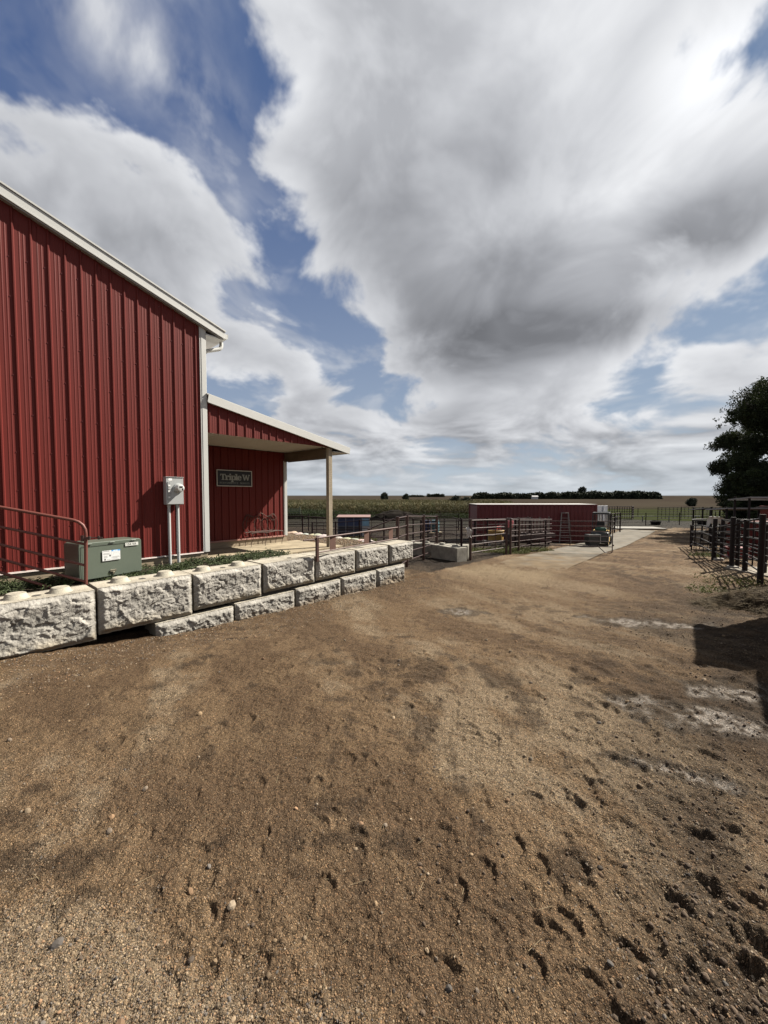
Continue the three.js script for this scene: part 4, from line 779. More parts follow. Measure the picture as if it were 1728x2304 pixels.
// forklift parked by the container
{
  const f = thing('forklift', 'small dark forklift with overhead guard parked on the concrete by the container', 'forklift', P(13.85, 24.4).toArray(), 0.95);
  const dark = mat(0.02, 0.022, 0.024, 0.45, 0.2), tan = mat(0.50, 0.34, 0.12, 0.5), rub = mat(0.014, 0.014, 0.014, 0.9), grey = mat(0.22, 0.23, 0.24, 0.4, 0.3), green = mat(0.008, 0.05, 0.03, 0.5);
  const W = 0.98;                                                    // x forward is towards the mast
  part(f, 'counterweight', [new RoundedBoxGeometry(0.62, 0.62, W, 3, 0.09).translate(-0.85, 0.56, 0), box(-1.1, -0.6, 0.18, 0.4, -W / 2 + 0.06, W / 2 - 0.06, 0.04)], dark);
  part(f, 'hood', new RoundedBoxGeometry(0.75, 0.5, W - 0.12, 2, 0.06).translate(-0.42, 0.72, 0), tan);
  part(f, 'chassis', box(-0.6, 0.7, 0.2, 0.5, -W / 2 + 0.04, W / 2 - 0.04, 0.03), tan);
  part(f, 'seat', [new RoundedBoxGeometry(0.42, 0.12, 0.46, 2, 0.04).translate(-0.38, 1.03, 0), new RoundedBoxGeometry(0.12, 0.46, 0.46, 2, 0.04).translate(-0.62, 1.26, 0)], rub);
  part(f, 'gas_cylinder', [new THREE.CapsuleGeometry(0.12, 0.42, 4, 12).rotateX(Math.PI / 2).translate(-0.92, 1.04, 0.05)], green);
  const gd = part(f, 'overhead_guard', [box(-0.7, 0.36, 1.955, 1.975, -0.45, -0.38), box(-0.7, 0.36, 1.955, 1.975, 0.38, 0.45), box(-0.72, -0.66, 1.95, 1.98, -0.45, 0.45), box(0.3, 0.36, 1.95, 1.98, -0.45, 0.45)], dark);
  for (const [x, z, k, y] of [[-0.78, -0.42, 0.12, 0.85], [-0.78, 0.42, 0.12, 0.85], [0.5, -0.42, -0.2, 0.45], [0.5, 0.42, -0.2, 0.45]]) part(gd, 'guard_post', bar(V(x, y, z), V(x + k, 1.97, z), 0.035, 8), dark);
  for (let i = 0; i < 7; i++) part(gd, 'roof_bar', box(-0.68 + i * 0.16, -0.62 + i * 0.16, 1.98, 2.05, -0.45, 0.45, 0.01), dark);
  for (const z of [-0.45, 0.4]) part(gd, 'roof_rail', box(-0.7, 0.36, 1.975, 2.06, z, z + 0.05, 0.01), dark);
  part(f, 'steering_wheel', [new THREE.TorusGeometry(0.15, 0.016, 8, 20).rotateX(Math.PI / 2).rotateZ(0.5).translate(0.22, 1.12, 0), bar(V(0.36, 0.6, 0), V(0.22, 1.12, 0), 0.025, 8)], dark);
  const ms = part(f, 'mast', [-0.32, -0.2, 0.2, 0.32].map((z) => box(0.78, 0.9, 0.1, 2.05, z - 0.035, z + 0.035)).concat([0.2, 1.1, 1.98].map((y) => box(0.8, 0.88, y, y + 0.08, -0.35, 0.35))), grey);
  part(ms, 'lift_cylinder', [bar(V(0.84, 0.2, -0.1), V(0.84, 1.9, -0.1), 0.035, 10), bar(V(0.84, 0.2, 0.1), V(0.84, 1.9, 0.1), 0.035, 10)], mat(0.45, 0.46, 0.48, 0.25, 0.8));
  part(f, 'carriage', [box(0.9, 0.95, 0.15, 0.6, -0.42, 0.42)], dark);
  for (const z of [-0.28, 0.2]) part(f, 'fork', box(0.92, 1.95, 0.08, 0.12, z, z + 0.1, 0.008), dark);
  for (const [x, z, r] of [[0.55, -0.44, 0.29], [0.55, 0.44, 0.29], [-0.78, -0.42, 0.21], [-0.78, 0.42, 0.21]]) { const w = part(f, 'wheel', new THREE.TorusGeometry(r * 0.7, r * 0.32, 10, 24).translate(x, r, z), rub); part(w, 'rim', new THREE.CylinderGeometry(r * 0.5, r * 0.5, 0.12, 16).rotateX(Math.PI / 2).translate(x, r, z), tan); }
}
{
  const t = thing('tote_bin', 'black plastic tote in a silver frame behind the forklift, nearest the gate panel', 'bin', P(12.55, 23.1).toArray(), 0.1);
  part(t, 'bin', new RoundedBoxGeometry(0.72, 0.5, 0.5, 3, 0.05).translate(0, 0.48, 0), mat(0.025, 0.026, 0.026, 0.5));
  part(t, 'lid_rim', [box(-0.38, 0.38, 0.70, 0.735, 0.24, 0.27), box(0.35, 0.385, 0.2, 0.735, -0.26, 0.26)], mat(0.35, 0.36, 0.36, 0.35, 0.5));
  part(t, 'base', box(-0.3, 0.34, 0.08, 0.26, -0.22, 0.22), mat(0.02, 0.02, 0.02, 0.7));
  for (const x of [-0.28, 0.3]) part(t, 'wheel', new THREE.CylinderGeometry(0.08, 0.08, 0.06, 14).rotateX(Math.PI / 2).translate(x, 0.08, 0.2), mat(0.012, 0.012, 0.012, 0.9));
}
// traffic cone
{
  const c = thing('traffic_cone', 'bright orange traffic cone on the concrete beside the container', 'traffic cone', P(13.6, 26.4).toArray());
  const o = mat(0.75, 0.06, 0.015, 0.5);
  part(c, 'cone', new THREE.LatheGeometry([[0.155, 0.03], [0.15, 0.05], [0.035, 0.69], [0.03, 0.71], [0, 0.71]].map((p) => new THREE.Vector2(...p)), 24), o);
  part(c, 'base', box(-0.2, 0.2, 0, 0.032, -0.2, 0.2, 0.01), o);
}
// stepladder
{
  const l = thing('stepladder', 'pale folding stepladder standing against the container side', 'ladder', P(12.2, 25.9).toArray(), -0.3);
  const m = mat(0.19, 0.17, 0.155, 0.6, 0.1), H = 1.95;
  for (const s of [-1, 1]) { part(l, 'rail', beam(V(s * 0.34, 0, 0.35), V(s * 0.2, H, 0.02), 0.05, 0.08), m); part(l, 'leg', beam(V(s * 0.36, 0, -0.55), V(s * 0.2, H - 0.05, -0.05), 0.035, 0.05), m); }
  for (let i = 1; i < 6; i++) part(l, 'step', box(-0.33 + 0.022 * i, 0.33 - 0.022 * i, i * 0.32, i * 0.32 + 0.03, 0.27 - i * 0.056, 0.37 - i * 0.056), m);
  part(l, 'top_cap', box(-0.24, 0.24, H - 0.02, H + 0.03, -0.09, 0.07, 0.01), m);
}
// row of slatted hay racks
{
  for (let i = 0; i < 2; i++) {
    const r = thing('hay_rack', i ? 'right half of the grey slatted hay rack before the container' : 'left half of the grey slatted hay rack before the container', 'hay rack', P(7.35 + i * 1.6, 22.6 + i * 0.75).toArray(), 0.44);
    const b = mat(0.20, 0.165, 0.135, 0.9), dk = mat(0.05, 0.03, 0.028, 0.7);
    for (let k = 0; k < 6; k++) part(r, 'board', box(k * 0.28, k * 0.28 + 0.17, 0.78, 1.62 - 0.05 * (k % 2), -0.03, 0.0), b);
    for (let k = 0; k < 3; k++) part(r, 'post', box(k * 0.8 - 0.05, k * 0.8 + 0.05, -0.1, 1.72, -0.12, -0.031), dk);
    part(r, 'trough', [box(-0.05, 1.7, 0.55, 0.78, -0.5, -0.04), box(-0.05, 1.7, 0.45, 0.72, 0.0, 0.35)], dk);
  }
}
// yellow tub with a red jug, pink bucket
{
  const t = thing('feed_tub', 'yellow plastic feed tub in the pen before the container', 'tub', P(6.95, 23.9).toArray(), 0.3);
  const y = mat(0.30, 0.19, 0.055, 0.55);
  part(t, 'tub', new THREE.LatheGeometry([[0, 0.28], [0.5, 0.28], [0.55, 0.36], [0.56, 0.86], [0.60, 0.88], [0.60, 0.93], [0.53, 0.93], [0.5, 0.42], [0, 0.4]].map((p) => new THREE.Vector2(...p)), 24).scale(0.95, 1, 0.7), y);
  part(t, 'stand', [box(-0.7, 0.7, 0.18, 0.28, -0.36, 0.36, 0.01), ...[[-0.6, -0.3], [0.6, -0.3], [-0.6, 0.3], [0.6, 0.3]].map(([x, z]) => box(x - 0.05, x + 0.05, -0.1, 0.18, z - 0.05, z + 0.05))], mat(0.3, 0.28, 0.26, 0.8));
  const j = thing('fuel_can', 'small red can standing on the yellow feed tub', 'can', [P(6.95, 23.9).x + 0.25, P(6.95, 23.9).y + 0.93, -24.0]);
  part(j, 'body', new RoundedBoxGeometry(0.26, 0.24, 0.2, 2, 0.05).translate(0, 0.12, 0), mat(0.55, 0.08, 0.08, 0.45)); part(j, 'spout', bar(V(0.05, 0.22, 0), V(0.16, 0.36, 0), 0.025, 8), mat(0.5, 0.3, 0.28, 0.5));
  const b = thing('bucket', 'faded pink bucket hooked on the fence by the hay rack', 'bucket', [6.78, P(6.4, 19).y + 1.12, -20.6]);
  part(b, 'pail', new THREE.LatheGeometry([[0, 0], [0.13, 0], [0.165, 0.34], [0.175, 0.36], [0.16, 0.36], [0.125, 0.02], [0, 0.02]].map((p) => new THREE.Vector2(...p)), 20), mat(0.55, 0.16, 0.18, 0.6));
  part(b, 'handle', new THREE.TorusGeometry(0.16, 0.006, 6, 18, Math.PI).translate(0, 0.35, 0), mat(0.3, 0.3, 0.3, 0.4, 0.6));
}
// blue sided feeder shed
{
  const s = thing('blue_shed', 'low shed with dark blue panels and a pale blue end panel in the far pen', 'shed', P(-3.55, 29.5).toArray(), 0.02);
  const navy = mat(0.012, 0.028, 0.075, 0.5), sky = mat(0.16, 0.30, 0.40, 0.5), grey = mat(0.34, 0.34, 0.33, 0.8), fr = mat(0.20, 0.21, 0.22, 0.5);
  for (let i = 0; i < 3; i++) part(s, 'blue_panel', box(0.02 + i * 0.62, 0.60 + i * 0.62, 0.85, 1.42, -0.04, 0), navy);
  for (let i = 0; i < 3; i++) part(s, 'lower_panel', box(0.02 + i * 0.62, 0.60 + i * 0.62, 0.05, 0.82, -0.05, -0.01), mat(0.016, 0.02, 0.03, 0.6));
  part(s, 'end_panel', box(1.88, 2.42, 0.85, 1.42, -0.04, 0), sky, 'pale blue upper panel'); part(s, 'end_panel', box(1.88, 2.42, 0.0, 0.82, -0.04, 0), grey, 'pale grey lower panel');
  for (const x of [0, 0.61, 1.23, 1.86, 2.43]) part(s, 'frame_post', box(x - 0.02, x + 0.02, -0.05, 1.5, -0.03, 0.03), fr);
  for (const y of [0.835, 0.42]) part(s, 'frame_rail', bar(V(0, y, 0.03), V(2.43, y, 0.03), 0.015, 6), fr);
  part(s, 'roof', beam(V(1.2, 1.52, 0.1), V(1.2, 1.62, -1.5), 2.6, 0.05), mat(0.17, 0.105, 0.095, 0.7));
  part(s, 'back_wall', box(0.02, 2.42, 0, 1.55, -1.45, -1.4), navy);
}
// two barrels further right
for (const [x, d, m, label] of [[3.35, 30, mat(0.012, 0.02, 0.06, 0.5), 'navy blue barrel in the far pen'], [4.05, 30.2, mat(0.05, 0.12, 0.14, 0.5), 'teal barrel beside the navy barrel in the far pen']]) {
  const b = thing('barrel', label, 'barrel', P(x, d).toArray()); b.position.y += 0.35;
  part(b, 'drum', new THREE.LatheGeometry([[0, 0], [0.28, 0], [0.3, 0.03], [0.3, 0.3], [0.315, 0.32], [0.3, 0.34], [0.3, 0.6], [0.315, 0.62], [0.3, 0.64], [0.3, 0.9], [0.28, 0.93], [0, 0.93]].map((p) => new THREE.Vector2(...p)), 20), m);
  part(b, 'pallet', [0, 1, 2, 3].map((i) => box(-0.5, 0.5, -0.06, 0, -0.45 + i * 0.25, -0.28 + i * 0.25)).concat([box(-0.45, -0.35, -0.42, -0.06, -0.4, 0.4), box(0.35, 0.45, -0.42, -0.06, -0.4, 0.4)]), weathered);
}
// edging stones along the pad
{
  const r = rng(91);
  for (let i = 0; i < 12; i++) {
    const b = 0.3 + i * 0.42 + r() * 0.1, p = barnAt(5.95 + r() * 0.2, 0.56, b), g = new THREE.IcosahedronGeometry(0.17 + r() * 0.07, 2), q = g.attributes.position;
    for (let k = 0; k < q.count; k++) { const n = 1 + 0.28 * noise(q.getX(k) * 7 + i * 5, q.getY(k) * 7 + q.getZ(k) * 5); q.setXYZ(k, q.getX(k) * n * 1.25, q.getY(k) * n * 0.55, q.getZ(k) * n); }
    g.computeVertexNormals();
    const o = single('edging_stone', g, mat(0.24 + r() * 0.1, 0.225 + r() * 0.08, 0.19 + r() * 0.06, 0.95), 'pale fieldstone ' + ['nearest', 'second', 'third', 'fourth', 'fifth', 'sixth', 'seventh', 'eighth', 'ninth', 'tenth', 'eleventh', 'farthest'][i] + ' from the wall end in the row edging the porch gravel', 'stone', 'edging stones'); o.position.copy(p); o.rotation.y = r() * 6;
  }
}

// ------------------------------------------------------------------ right side: fence, sheds, hay
const rightPipe = new THREE.MeshPhysicalMaterial({ color: lin(0.009, 0.006, 0.006), roughness: 0.55, specularIntensity: 0.4 });
fence('yard_fence', 'low dark pipe gate fence at the far end of the right-hand yard', [[18.2, 22.7, 0, 1.32], [15.9, 19.2, 0, 0, 1.36], [13.95, 16.2, 0, 1.4, 1.34]], { m: rightPipe, rails: 4, low: 0.35, rail: 0.027, post: 0.065 });
fence('yard_fence', 'tall dark pipe fence with bent panels along the right edge of the drive', [[13.95, 16.15, 0, 1.78, 1.42], [12.75, 14.0, 0, 1.9, 1.62], [12.62, 13.35, 0, 1.86, 1.8], [11.35, 11.5, 0, 2.12, 2.0]], { m: rightPipe, rails: 6, low: 0.38, rail: 0.026, post: 0.078, stays: 1 });
fence('yard_fence', 'second dark pipe fence standing behind the tall right-hand fence', [[14.5, 16.4, 0, 1.75], [13.6, 14.7, 0, 1.8], [12.95, 13.0, 0, 1.75], [12.0, 11.6, 0, 1.85]], { m: rightPipe, rails: 6, low: 0.4, rail: 0.025, post: 0.07 });
fence('yard_fence', 'short dark fence run behind the yard gate with crossed braces', [[17.6, 20.0, 0, 1.6], [16.8, 18.3, 0, 1.6], [16.2, 17.5, 0, 1.6], [15.6, 17.0, 0, 1.6], [18.8, 17.6, 0, 1.6]], { m: rightPipe, rails: 5, low: 0.3, rail: 0.02, stays: 2 });
slabPad(15.8, 11.6, 6.4, 2.6);
function slabPad(x, d, w, l) { const g = box(-w / 2, w / 2, -0.2, 0.05, -l, l, 0.01); const o = struct('concrete_pad', g, concrete(0.22, 0.2, 0.17, 0.5)); o.position.copy(P(x, d)); o.rotation.y = 0.06; }
// post feet
for (const [x, d, l] of [[14.05, 16.05, 'pale concrete footing under the double post of the yard gate'], [12.75, 13.95, 'concrete footing under the middle post of the right-hand fence']]) { const o = single('post_footing', new THREE.CylinderGeometry(0.17, 0.2, 0.24, 14), concrete(0.3, 0.29, 0.27), l, 'footing'); o.position.copy(P(x, d)); }
// shelters with thin metal roofs
function shelter(x, d, w, l, h, turn, label, m) {
  const s = thing('field_shelter', label, 'shelter', P(x, d).toArray(), turn);
  part(s, 'roof', [beam(V(0, h, 0), V(0, h - 0.13, -l), w, 0.06)], m);
  for (const [a, b] of [[-w / 2 + 0.2, -0.2], [w / 2 - 0.2, -0.2], [-w / 2 + 0.2, -l + 0.2], [w / 2 - 0.2, -l + 0.2]]) part(s, 'post', bar(V(a, -0.2, b), V(a, h + 0.05, b), 0.05, 8), rightPipe);
  for (const z of [-l + 0.2]) for (let i = 0; i < 4; i++) part(s, 'rail', bar(V(-w / 2 + 0.2, 0.4 + i * 0.4, z), V(w / 2 - 0.2, 0.4 + i * 0.4, z), 0.025, 6), rightPipe);
  return s;
}
const tin = mat(0.2, 0.2, 0.2, 0.5, 0.15);
shelter(22.6, 26.3, 1.7, 1.1, 2.25, 0.1, 'small field shelter with thin grey roof at the far left of the yard', tin);
shelter(19.9, 20.6, 3.2, 1.3, 2.25, 0.05, 'field shelter with pale flat roof behind the yard fence', tin);
shelter(19.5, 19.0, 3.2, 1.1, 2.75, 0.12, 'taller field shelter with thin roof at the right edge', mat(0.15, 0.15, 0.15, 0.5));
// dark red sheds beyond the fence
function shed(x, d, w, l, h, turn, label, name = 'red_shed', m = redSteel) {
  const s = thing(name, label, 'shed', P(x, d).toArray(), turn), n = Math.ceil(w / 0.9144);
  for (let i = 0; i < n; i++) part(s, 'siding_panel', ribbedSheet(i * 0.9144, Math.min(w, (i + 1) * 0.9144) - 0.002, 0, () => h, 0.1), m);
  part(s, 'wall', box(0, w, -0.3, h, -l, -0.03), m);
  part(s, 'roof', [beam(V(w / 2, h + 0.0, 0.4), V(w / 2, h + 0.9, -l / 2), w + 0.7, 0.08), beam(V(w / 2, h + 0.0, -l - 0.4), V(w / 2, h + 0.9, -l / 2), w + 0.7, 0.08)], mat(0.34, 0.28, 0.23, 0.8));
  return s;
}
lowShed(17.0, 16.9, 5.0, 2.4, 1.55, -0.1, 'low dark red shed behind the right-hand fence');
lowShed(22.4, 21.4, 2.6, 1.4, 2.35, 0.1, 'small faded red shed under the shelter roofs at the right edge');
shed(22.9, 21.5, 7.0, 6, 3.72, -0.75, 'farther shed whose tiled eave reaches in at the right edge');
function lowShed(x, d, w, l, h, turn, label) {
  const s = thing('low_shed', label, 'shed', P(x, d).toArray(), turn), n = Math.ceil(w / 0.9144);
  for (let i = 0; i < n; i++) part(s, 'siding_panel', ribbedSheet(i * 0.9144, Math.min(w, (i + 1) * 0.9144) - 0.002, 0, () => h, 0.1), redSteel);
  part(s, 'wall', box(0, w, -0.3, h, -l, -0.03), redSteel);
  part(s, 'roof', beam(V(w / 2, h + 0.04, 0.1), V(w / 2, h - 0.1, -l - 0.1), w + 0.2, 0.05), mat(0.10, 0.085, 0.08, 0.8));
}
// stable block to the right of the drive, whose shadow falls across the gravel
{
  const s = thing('stable', 'red stable building just right of the view, shading the drive', 'stable', [7.95, groundY(7.95, 7), -6.95], BARN_TURN);
  const h = 4.1;
  for (let i = 0; i < 4; i++) part(s, 'siding_panel', ribbedSheet(0.3 + i * 0.7, 1.0 + i * 0.7 - 0.002, 0, () => h - 0.05, 0.4).scale(1, 1, 1).translate(0, 0, 6.3), redSteel);
  part(s, 'wall', box(0.3, 3.0, -0.3, h - 0.05, 0.3, 6.25), redSteel);
  part(s, 'roof', [box(0, 3.2, h - 0.05, h + 0.1, 0, 6.6)], whiteSteel);
  part(s, 'side_room', box(-1.35, 0.295, -0.3, h - 0.15, 0.75, 6.2), redSteel);
  part(s, 'side_roof', box(-1.45, -0.002, h - 0.148, h, 0.55, 6.3), whiteSteel);
}
// round hay feeder and a draped tarp on the fence
{
  const t = P(16.95, 19.6), f = thing('hay_feeder', 'dark round-bale hay feeder ring behind the yard gate', 'hay feeder', t.toArray());
  for (let i = 0; i < 3; i++) part(f, 'ring', new THREE.TorusGeometry(0.95, 0.028, 8, 40).rotateX(Math.PI / 2).translate(0, 0.3 + i * 0.65, 0), rightPipe);
  for (let i = 0; i < 16; i++) { const a = i / 16 * Math.PI * 2; part(f, 'upright', bar(V(0.95 * Math.cos(a), 0, 0.95 * Math.sin(a)), V(0.95 * Math.cos(a + 0.12), 1.62, 0.95 * Math.sin(a + 0.12)), 0.018, 6), rightPipe); }
  const g = new THREE.PlaneGeometry(1.0, 0.62, 22, 16), q = g.attributes.position, p = P(14.9, 17.4);
  for (let i = 0; i < q.count; i++) { const x = q.getX(i), y = q.getY(i), up = smooth(-0.3, 0.25, y) * (1 - 0.5 * smooth(-0.2, 0.5, x)); q.setXYZ(i, x, up * 0.34 + 0.05 * fbm(x * 6, y * 6, 3) - 0.3 * smooth(-0.24, -0.44, x) * smooth(0.1, -0.2, y) , y * 0.4 + 0.05 * noise(x * 9, y * 7)); }
  g.computeVertexNormals(); g.translate(p.x + 0.25, p.y + 1.5, p.z);
  single('tarp', g, new THREE.MeshStandardMaterial({ color: lin(0.42, 0.43, 0.42), roughness: 0.9, side: THREE.DoubleSide }), 'crumpled pale grey tarp thrown over the rails behind the yard gate', 'tarp');
}
// red trough on the ground
{
  const t = thing('red_trough', 'red plastic feed trough on the ground behind the right-hand fence', 'trough', P(14.35, 15.5).toArray(), 0.2);
  part(t, 'trough', [box(-0.5, 0.5, 0.22, 0.3, -0.25, 0.25, 0.02), new THREE.CylinderGeometry(0.5, 0.36, 0.42, 4).rotateY(Math.PI / 4).scale(1.05, 1, 0.6).translate(0, 0.42, 0)], mat(0.13, 0.006, 0.01, 0.5));
  part(t, 'rim', [box(-0.42, 0.42, 0.62, 0.65, 0.22, 0.27), box(-0.42, 0.42, 0.62, 0.65, -0.27, -0.22)], mat(0.35, 0.2, 0.2, 0.4));
}
// heap of old hay
{
  const g = new THREE.PlaneGeometry(4.4, 3.0, 110, 80).rotateX(-Math.PI / 2), q = g.attributes.position, cx = 9.4, cd = 8.9, col = [];
  for (let i = 0; i < q.count; i++) { const x = q.getX(i), z = q.getZ(i), r = Math.hypot(x / 2.1, z / 1.4), h = 0.52 * smooth(1, 0.1, r + 0.25 * fbm(x * 1.3, z * 1.3, 3)), w = fbm(x * 6 + z * 3, z * 6, 4); q.setY(i, groundY(cx + x, cd - z, false) - 0.06 + h + 0.035 * w * smooth(0, 0.2, h)); const k = 0.6 + 0.8 * w; col.push(Math.max(0.01, 0.035 * k + 0.01), Math.max(0.01, 0.025 * k + 0.008), Math.max(0.008, 0.014 * k + 0.006)); }
  g.setAttribute('color', new THREE.Float32BufferAttribute(col, 3)); g.computeVertexNormals();
  const h = thing('hay_heap', 'low heap of old brown hay at the foot of the right-hand fence', 'hay heap', [cx, 0, -cd]);
  part(h, 'mound', g, new THREE.MeshPhysicalMaterial({ vertexColors: true, roughness: 1, specularIntensity: 0.1 }));
  const r = rng(17), straw = [], sm = new THREE.MeshStandardMaterial({ color: lin(0.085, 0.064, 0.034), roughness: 1 });
  for (let i = 0; i < 5200; i++) { const x = (r() - 0.5) * 4.2, z = (r() - 0.5) * 2.8, rr = Math.hypot(x / 2.1, z / 1.4); if (rr > 1.05) continue; const y = groundY(cx + x, cd - z, false) - 0.05 + 0.52 * smooth(1, 0.1, rr + 0.25 * fbm(x * 1.3, z * 1.3, 3)), a = r() * 6.28, l = 0.1 + 0.2 * r(), e = (r() - 0.4) * 0.9; straw.push(bar(V(x, y, z), V(x + l * Math.cos(a), y + l * e * 0.6, z + l * Math.sin(a)), 0.0035, 3, 0.0015, false)); }
  tag(part(h, 'straw', straw, sm), null, null, null, 'stuff');
}

// ------------------------------------------------------------------ plants
const leafM = (r, g, b, t = 0.25) => new THREE.MeshPhysicalMaterial({ specularIntensity: 0.5, color: lin(r, g, b), roughness: 0.9, side: THREE.DoubleSide, transmission: t, thickness: 0 });
const X = new THREE.Matrix4(), Q = new THREE.Quaternion(), EU = new THREE.Euler();
function scatter(parent, name, geo, m, list, label) {                // list: [position, euler, scale, colour?]
  const o = new THREE.InstancedMesh(geo, m, list.length); o.name = name;
  list.forEach(([p, e, s, c], i) => { X.compose(p, Q.setFromEuler(EU.set(...e)), typeof s === 'number' ? V(s, s, s) : s); o.setMatrixAt(i, X); if (c) o.setColorAt(i, c); });
  parent.add(o); tag(o, label, null, null, 'stuff');
  return o;
}
// a spray of leaves: n small pointed blades fanned about a point
function spray(n, len, wid, r, droop = 0.3, spread = 1) {
  const pos = [];
  for (let i = 0; i < n; i++) {
    const a = r() * 6.28, up = (r() - 0.25) * 1.6, u = V(Math.cos(a), up, Math.sin(a)).normalize(), side = V(-Math.sin(a), (r() - 0.5) * 0.8, Math.cos(a)).normalize(), o = V(r() - 0.5, r() - 0.5, r() - 0.5).multiplyScalar(len * 1.5 * spread), l = len * (0.6 + 0.6 * r()), w = wid * (0.7 + 0.5 * r());
    const m1 = o.clone().addScaledVector(u, l * 0.5), t = o.clone().addScaledVector(u, l).add(V(0, -droop * l, 0)), p = m1.clone().addScaledVector(side, w), q = m1.clone().addScaledVector(side, -w);
    pos.push(...o.toArray(), ...p.toArray(), ...t.toArray(), ...o.toArray(), ...t.toArray(), ...q.toArray());
  }
  const g = new THREE.BufferGeometry(); g.setAttribute('position', new THREE.Float32BufferAttribute(pos, 3)); g.computeVertexNormals();
  g.setAttribute('uv', new THREE.Float32BufferAttribute(new Float32Array(pos.length / 3 * 2), 2));
  return g;
}
// weeds beside the barn
{
  const r = rng(5), g = spray(9, 0.075, 0.012, r, 0.25, 0.7), list = [], list2 = [];
  for (let i = 0; i < 5600; i++) {
    const a = -6 + 8.1 * r(), b = -1.1 + 1.13 * r(), keep = smooth(2.1, 1.3, a + fbm(a * 2, b * 2, 2) * 0.8) * smooth(-1.1, -0.8, b + 0.3 * fbm(a * 3, b * 3, 3)) * (a < -2.2 && b < -0.75 ? 0.3 : 1) * (a > -1.6 ? 0.75 : 1) * (0.06 + 0.9 * smooth(-0.22, 0.25, fbm(a * 1.6 + 9, b * 1.6, 3)));
    if (r() > keep) continue;
    const p = barnAt(a, 0.715 + 0.09 * r() * (0.6 + smooth(-0.3, 0.4, fbm(a * 2.2, b * 2.2, 2))), b), k = 0.55 + 0.6 * r();
    list.push([p, [r() * 0.6, r() * 6.28, r() * 0.6], 0.7 + 0.7 * r(), lin(k, k, k * 0.9)]);
  }
  const o = single('weeds', new THREE.BufferGeometry(), gravelM); scene.remove(o); used.delete('weeds');
  const w = scatter(scene, numbered('weeds'), g, leafM(0.048, 0.066, 0.024), list, 'low dark green weeds along the foot of the barn');
}
// weeds by the right fence and in the pens
{
  const r = rng(15), g = spray(8, 0.10, 0.014, r, 0.2, 0.9), list = [];
  for (const [cx, cd, rx, rd, n] of [[15.0, 17.6, 0.8, 0.5, 120], [10.9, 11.9, 1.0, 0.8, 70], [9.4, 10.7, 0.8, 0.5, 50], [5.8, 19.6, 1.6, 1.1, 500], [7.6, 20.6, 1.5, 0.8, 350], [-2.5, 15.6, 0.6, 0.5, 90], [-0.9, 15.4, 0.6, 0.4, 70]]) for (let i = 0; i < n; i++) {
    const a = r() * 6.28, q = Math.sqrt(r()), x = cx + rx * q * Math.cos(a), d = cd + rd * q * Math.sin(a), k = 0.7 + 0.6 * r();
    const [ba] = toBarn(x, -d); list.push([P(x, d).add(V(0, (x < 0 ? 0.95 : 0.03) + 0.05 * r(), 0)), [r() * 0.5, r() * 6.28, r() * 0.5], 0.8 + 0.8 * r(), lin(k, k * (0.9 + 0.2 * r()), k * 0.8)]);
  }
  scatter(scene, numbered('weeds'), g, leafM(0.075, 0.08, 0.024), list, 'yellow-green weeds in patches along the yard fences and pens');
}
// standing corn
{
  const r = rng(25), stalks = [];
  for (let v = 0; v < 4; v++) {
    const pos = [], H = 2.3 + 0.25 * r();
    const tri = (a, b, c) => pos.push(...a, ...b, ...c);
    for (const [dx, dz] of [[0.02, 0], [0, 0.02]]) { tri([-dx, 0, -dz], [dx, 0, dz], [0, H * 0.93, 0]); }
    for (let i = 0; i < 9; i++) {
      const y = H * (0.2 + 0.075 * i), a = i * 2.6 + r(), l = 0.42 + 0.25 * r(), u = [Math.cos(a), Math.sin(a)], w = 0.045, s = [-u[1] * w, u[0] * w];
      const b = [u[0] * l * 0.5, y + 0.22, u[1] * l * 0.5], t = [u[0] * l, y - 0.12 - 0.25 * r(), u[1] * l];
      tri([0, y, 0], [b[0] + s[0], b[1], b[2] + s[1]], [b[0] - s[0], b[1], b[2] - s[1]]); tri([b[0] + s[0], b[1], b[2] + s[1]], t, [b[0] - s[0], b[1], b[2] - s[1]]);
    }
    for (let i = 0; i < 4; i++) { const a = r() * 6.28; tri([0, H * 0.9, 0], [0.02, H * 0.9, 0.01], [0.14 * Math.cos(a), H * (1 + 0.05 * r()), 0.14 * Math.sin(a)]); }
    const g = new THREE.BufferGeometry(); g.setAttribute('position', new THREE.Float32BufferAttribute(pos, 3)); g.computeVertexNormals(); stalks.push(g);
  }
  const m = leafM(0.10, 0.086, 0.042, 0.2), lists = [[], [], [], []];
  for (let row = 0; row < 90; row++) for (let k = 0; k < 420; k++) {
    const t = row * 0.85 * (1 + row * 0.006), d0 = 66 + t, x = -46 + k * 0.24 * (1 + row * 0.004) + r() * 0.1, d = d0 + (x > -14 ? 0 : 0) + r() * 0.15 - 0.06 * x;
    if (x > 21 + row * 0.35 || x < -44) continue;
    if (row > 12 && r() < 0.45) continue;
    const k2 = 0.65 + 0.6 * r() + 0.3 * fbm(x * 0.12, d * 0.12, 2), gr = r();
    lists[(k * 7 + row) % 4].push([P(x, d, groundY(x, d, false) - 0.35 * smooth(0, 40, t)), [0.1 * (r() - 0.5), r() * 6.28, 0.1 * (r() - 0.5)], 0.95 + 0.15 * r(), lin(k2 * mix(0.55, 1.1, gr), k2 * mix(0.72, 0.98, gr), k2 * mix(0.5, 0.85, gr))]);
  }
  const f = thing('corn_field', 'field of ripening corn standing beyond the pens', 'corn', [0, 0, 0]);
  lists.forEach((l, i) => scatter(f, 'corn_stalk', stalks[i], m, l));
  tag(f, null, null, null, 'stuff'); delete f.userData.category;
}
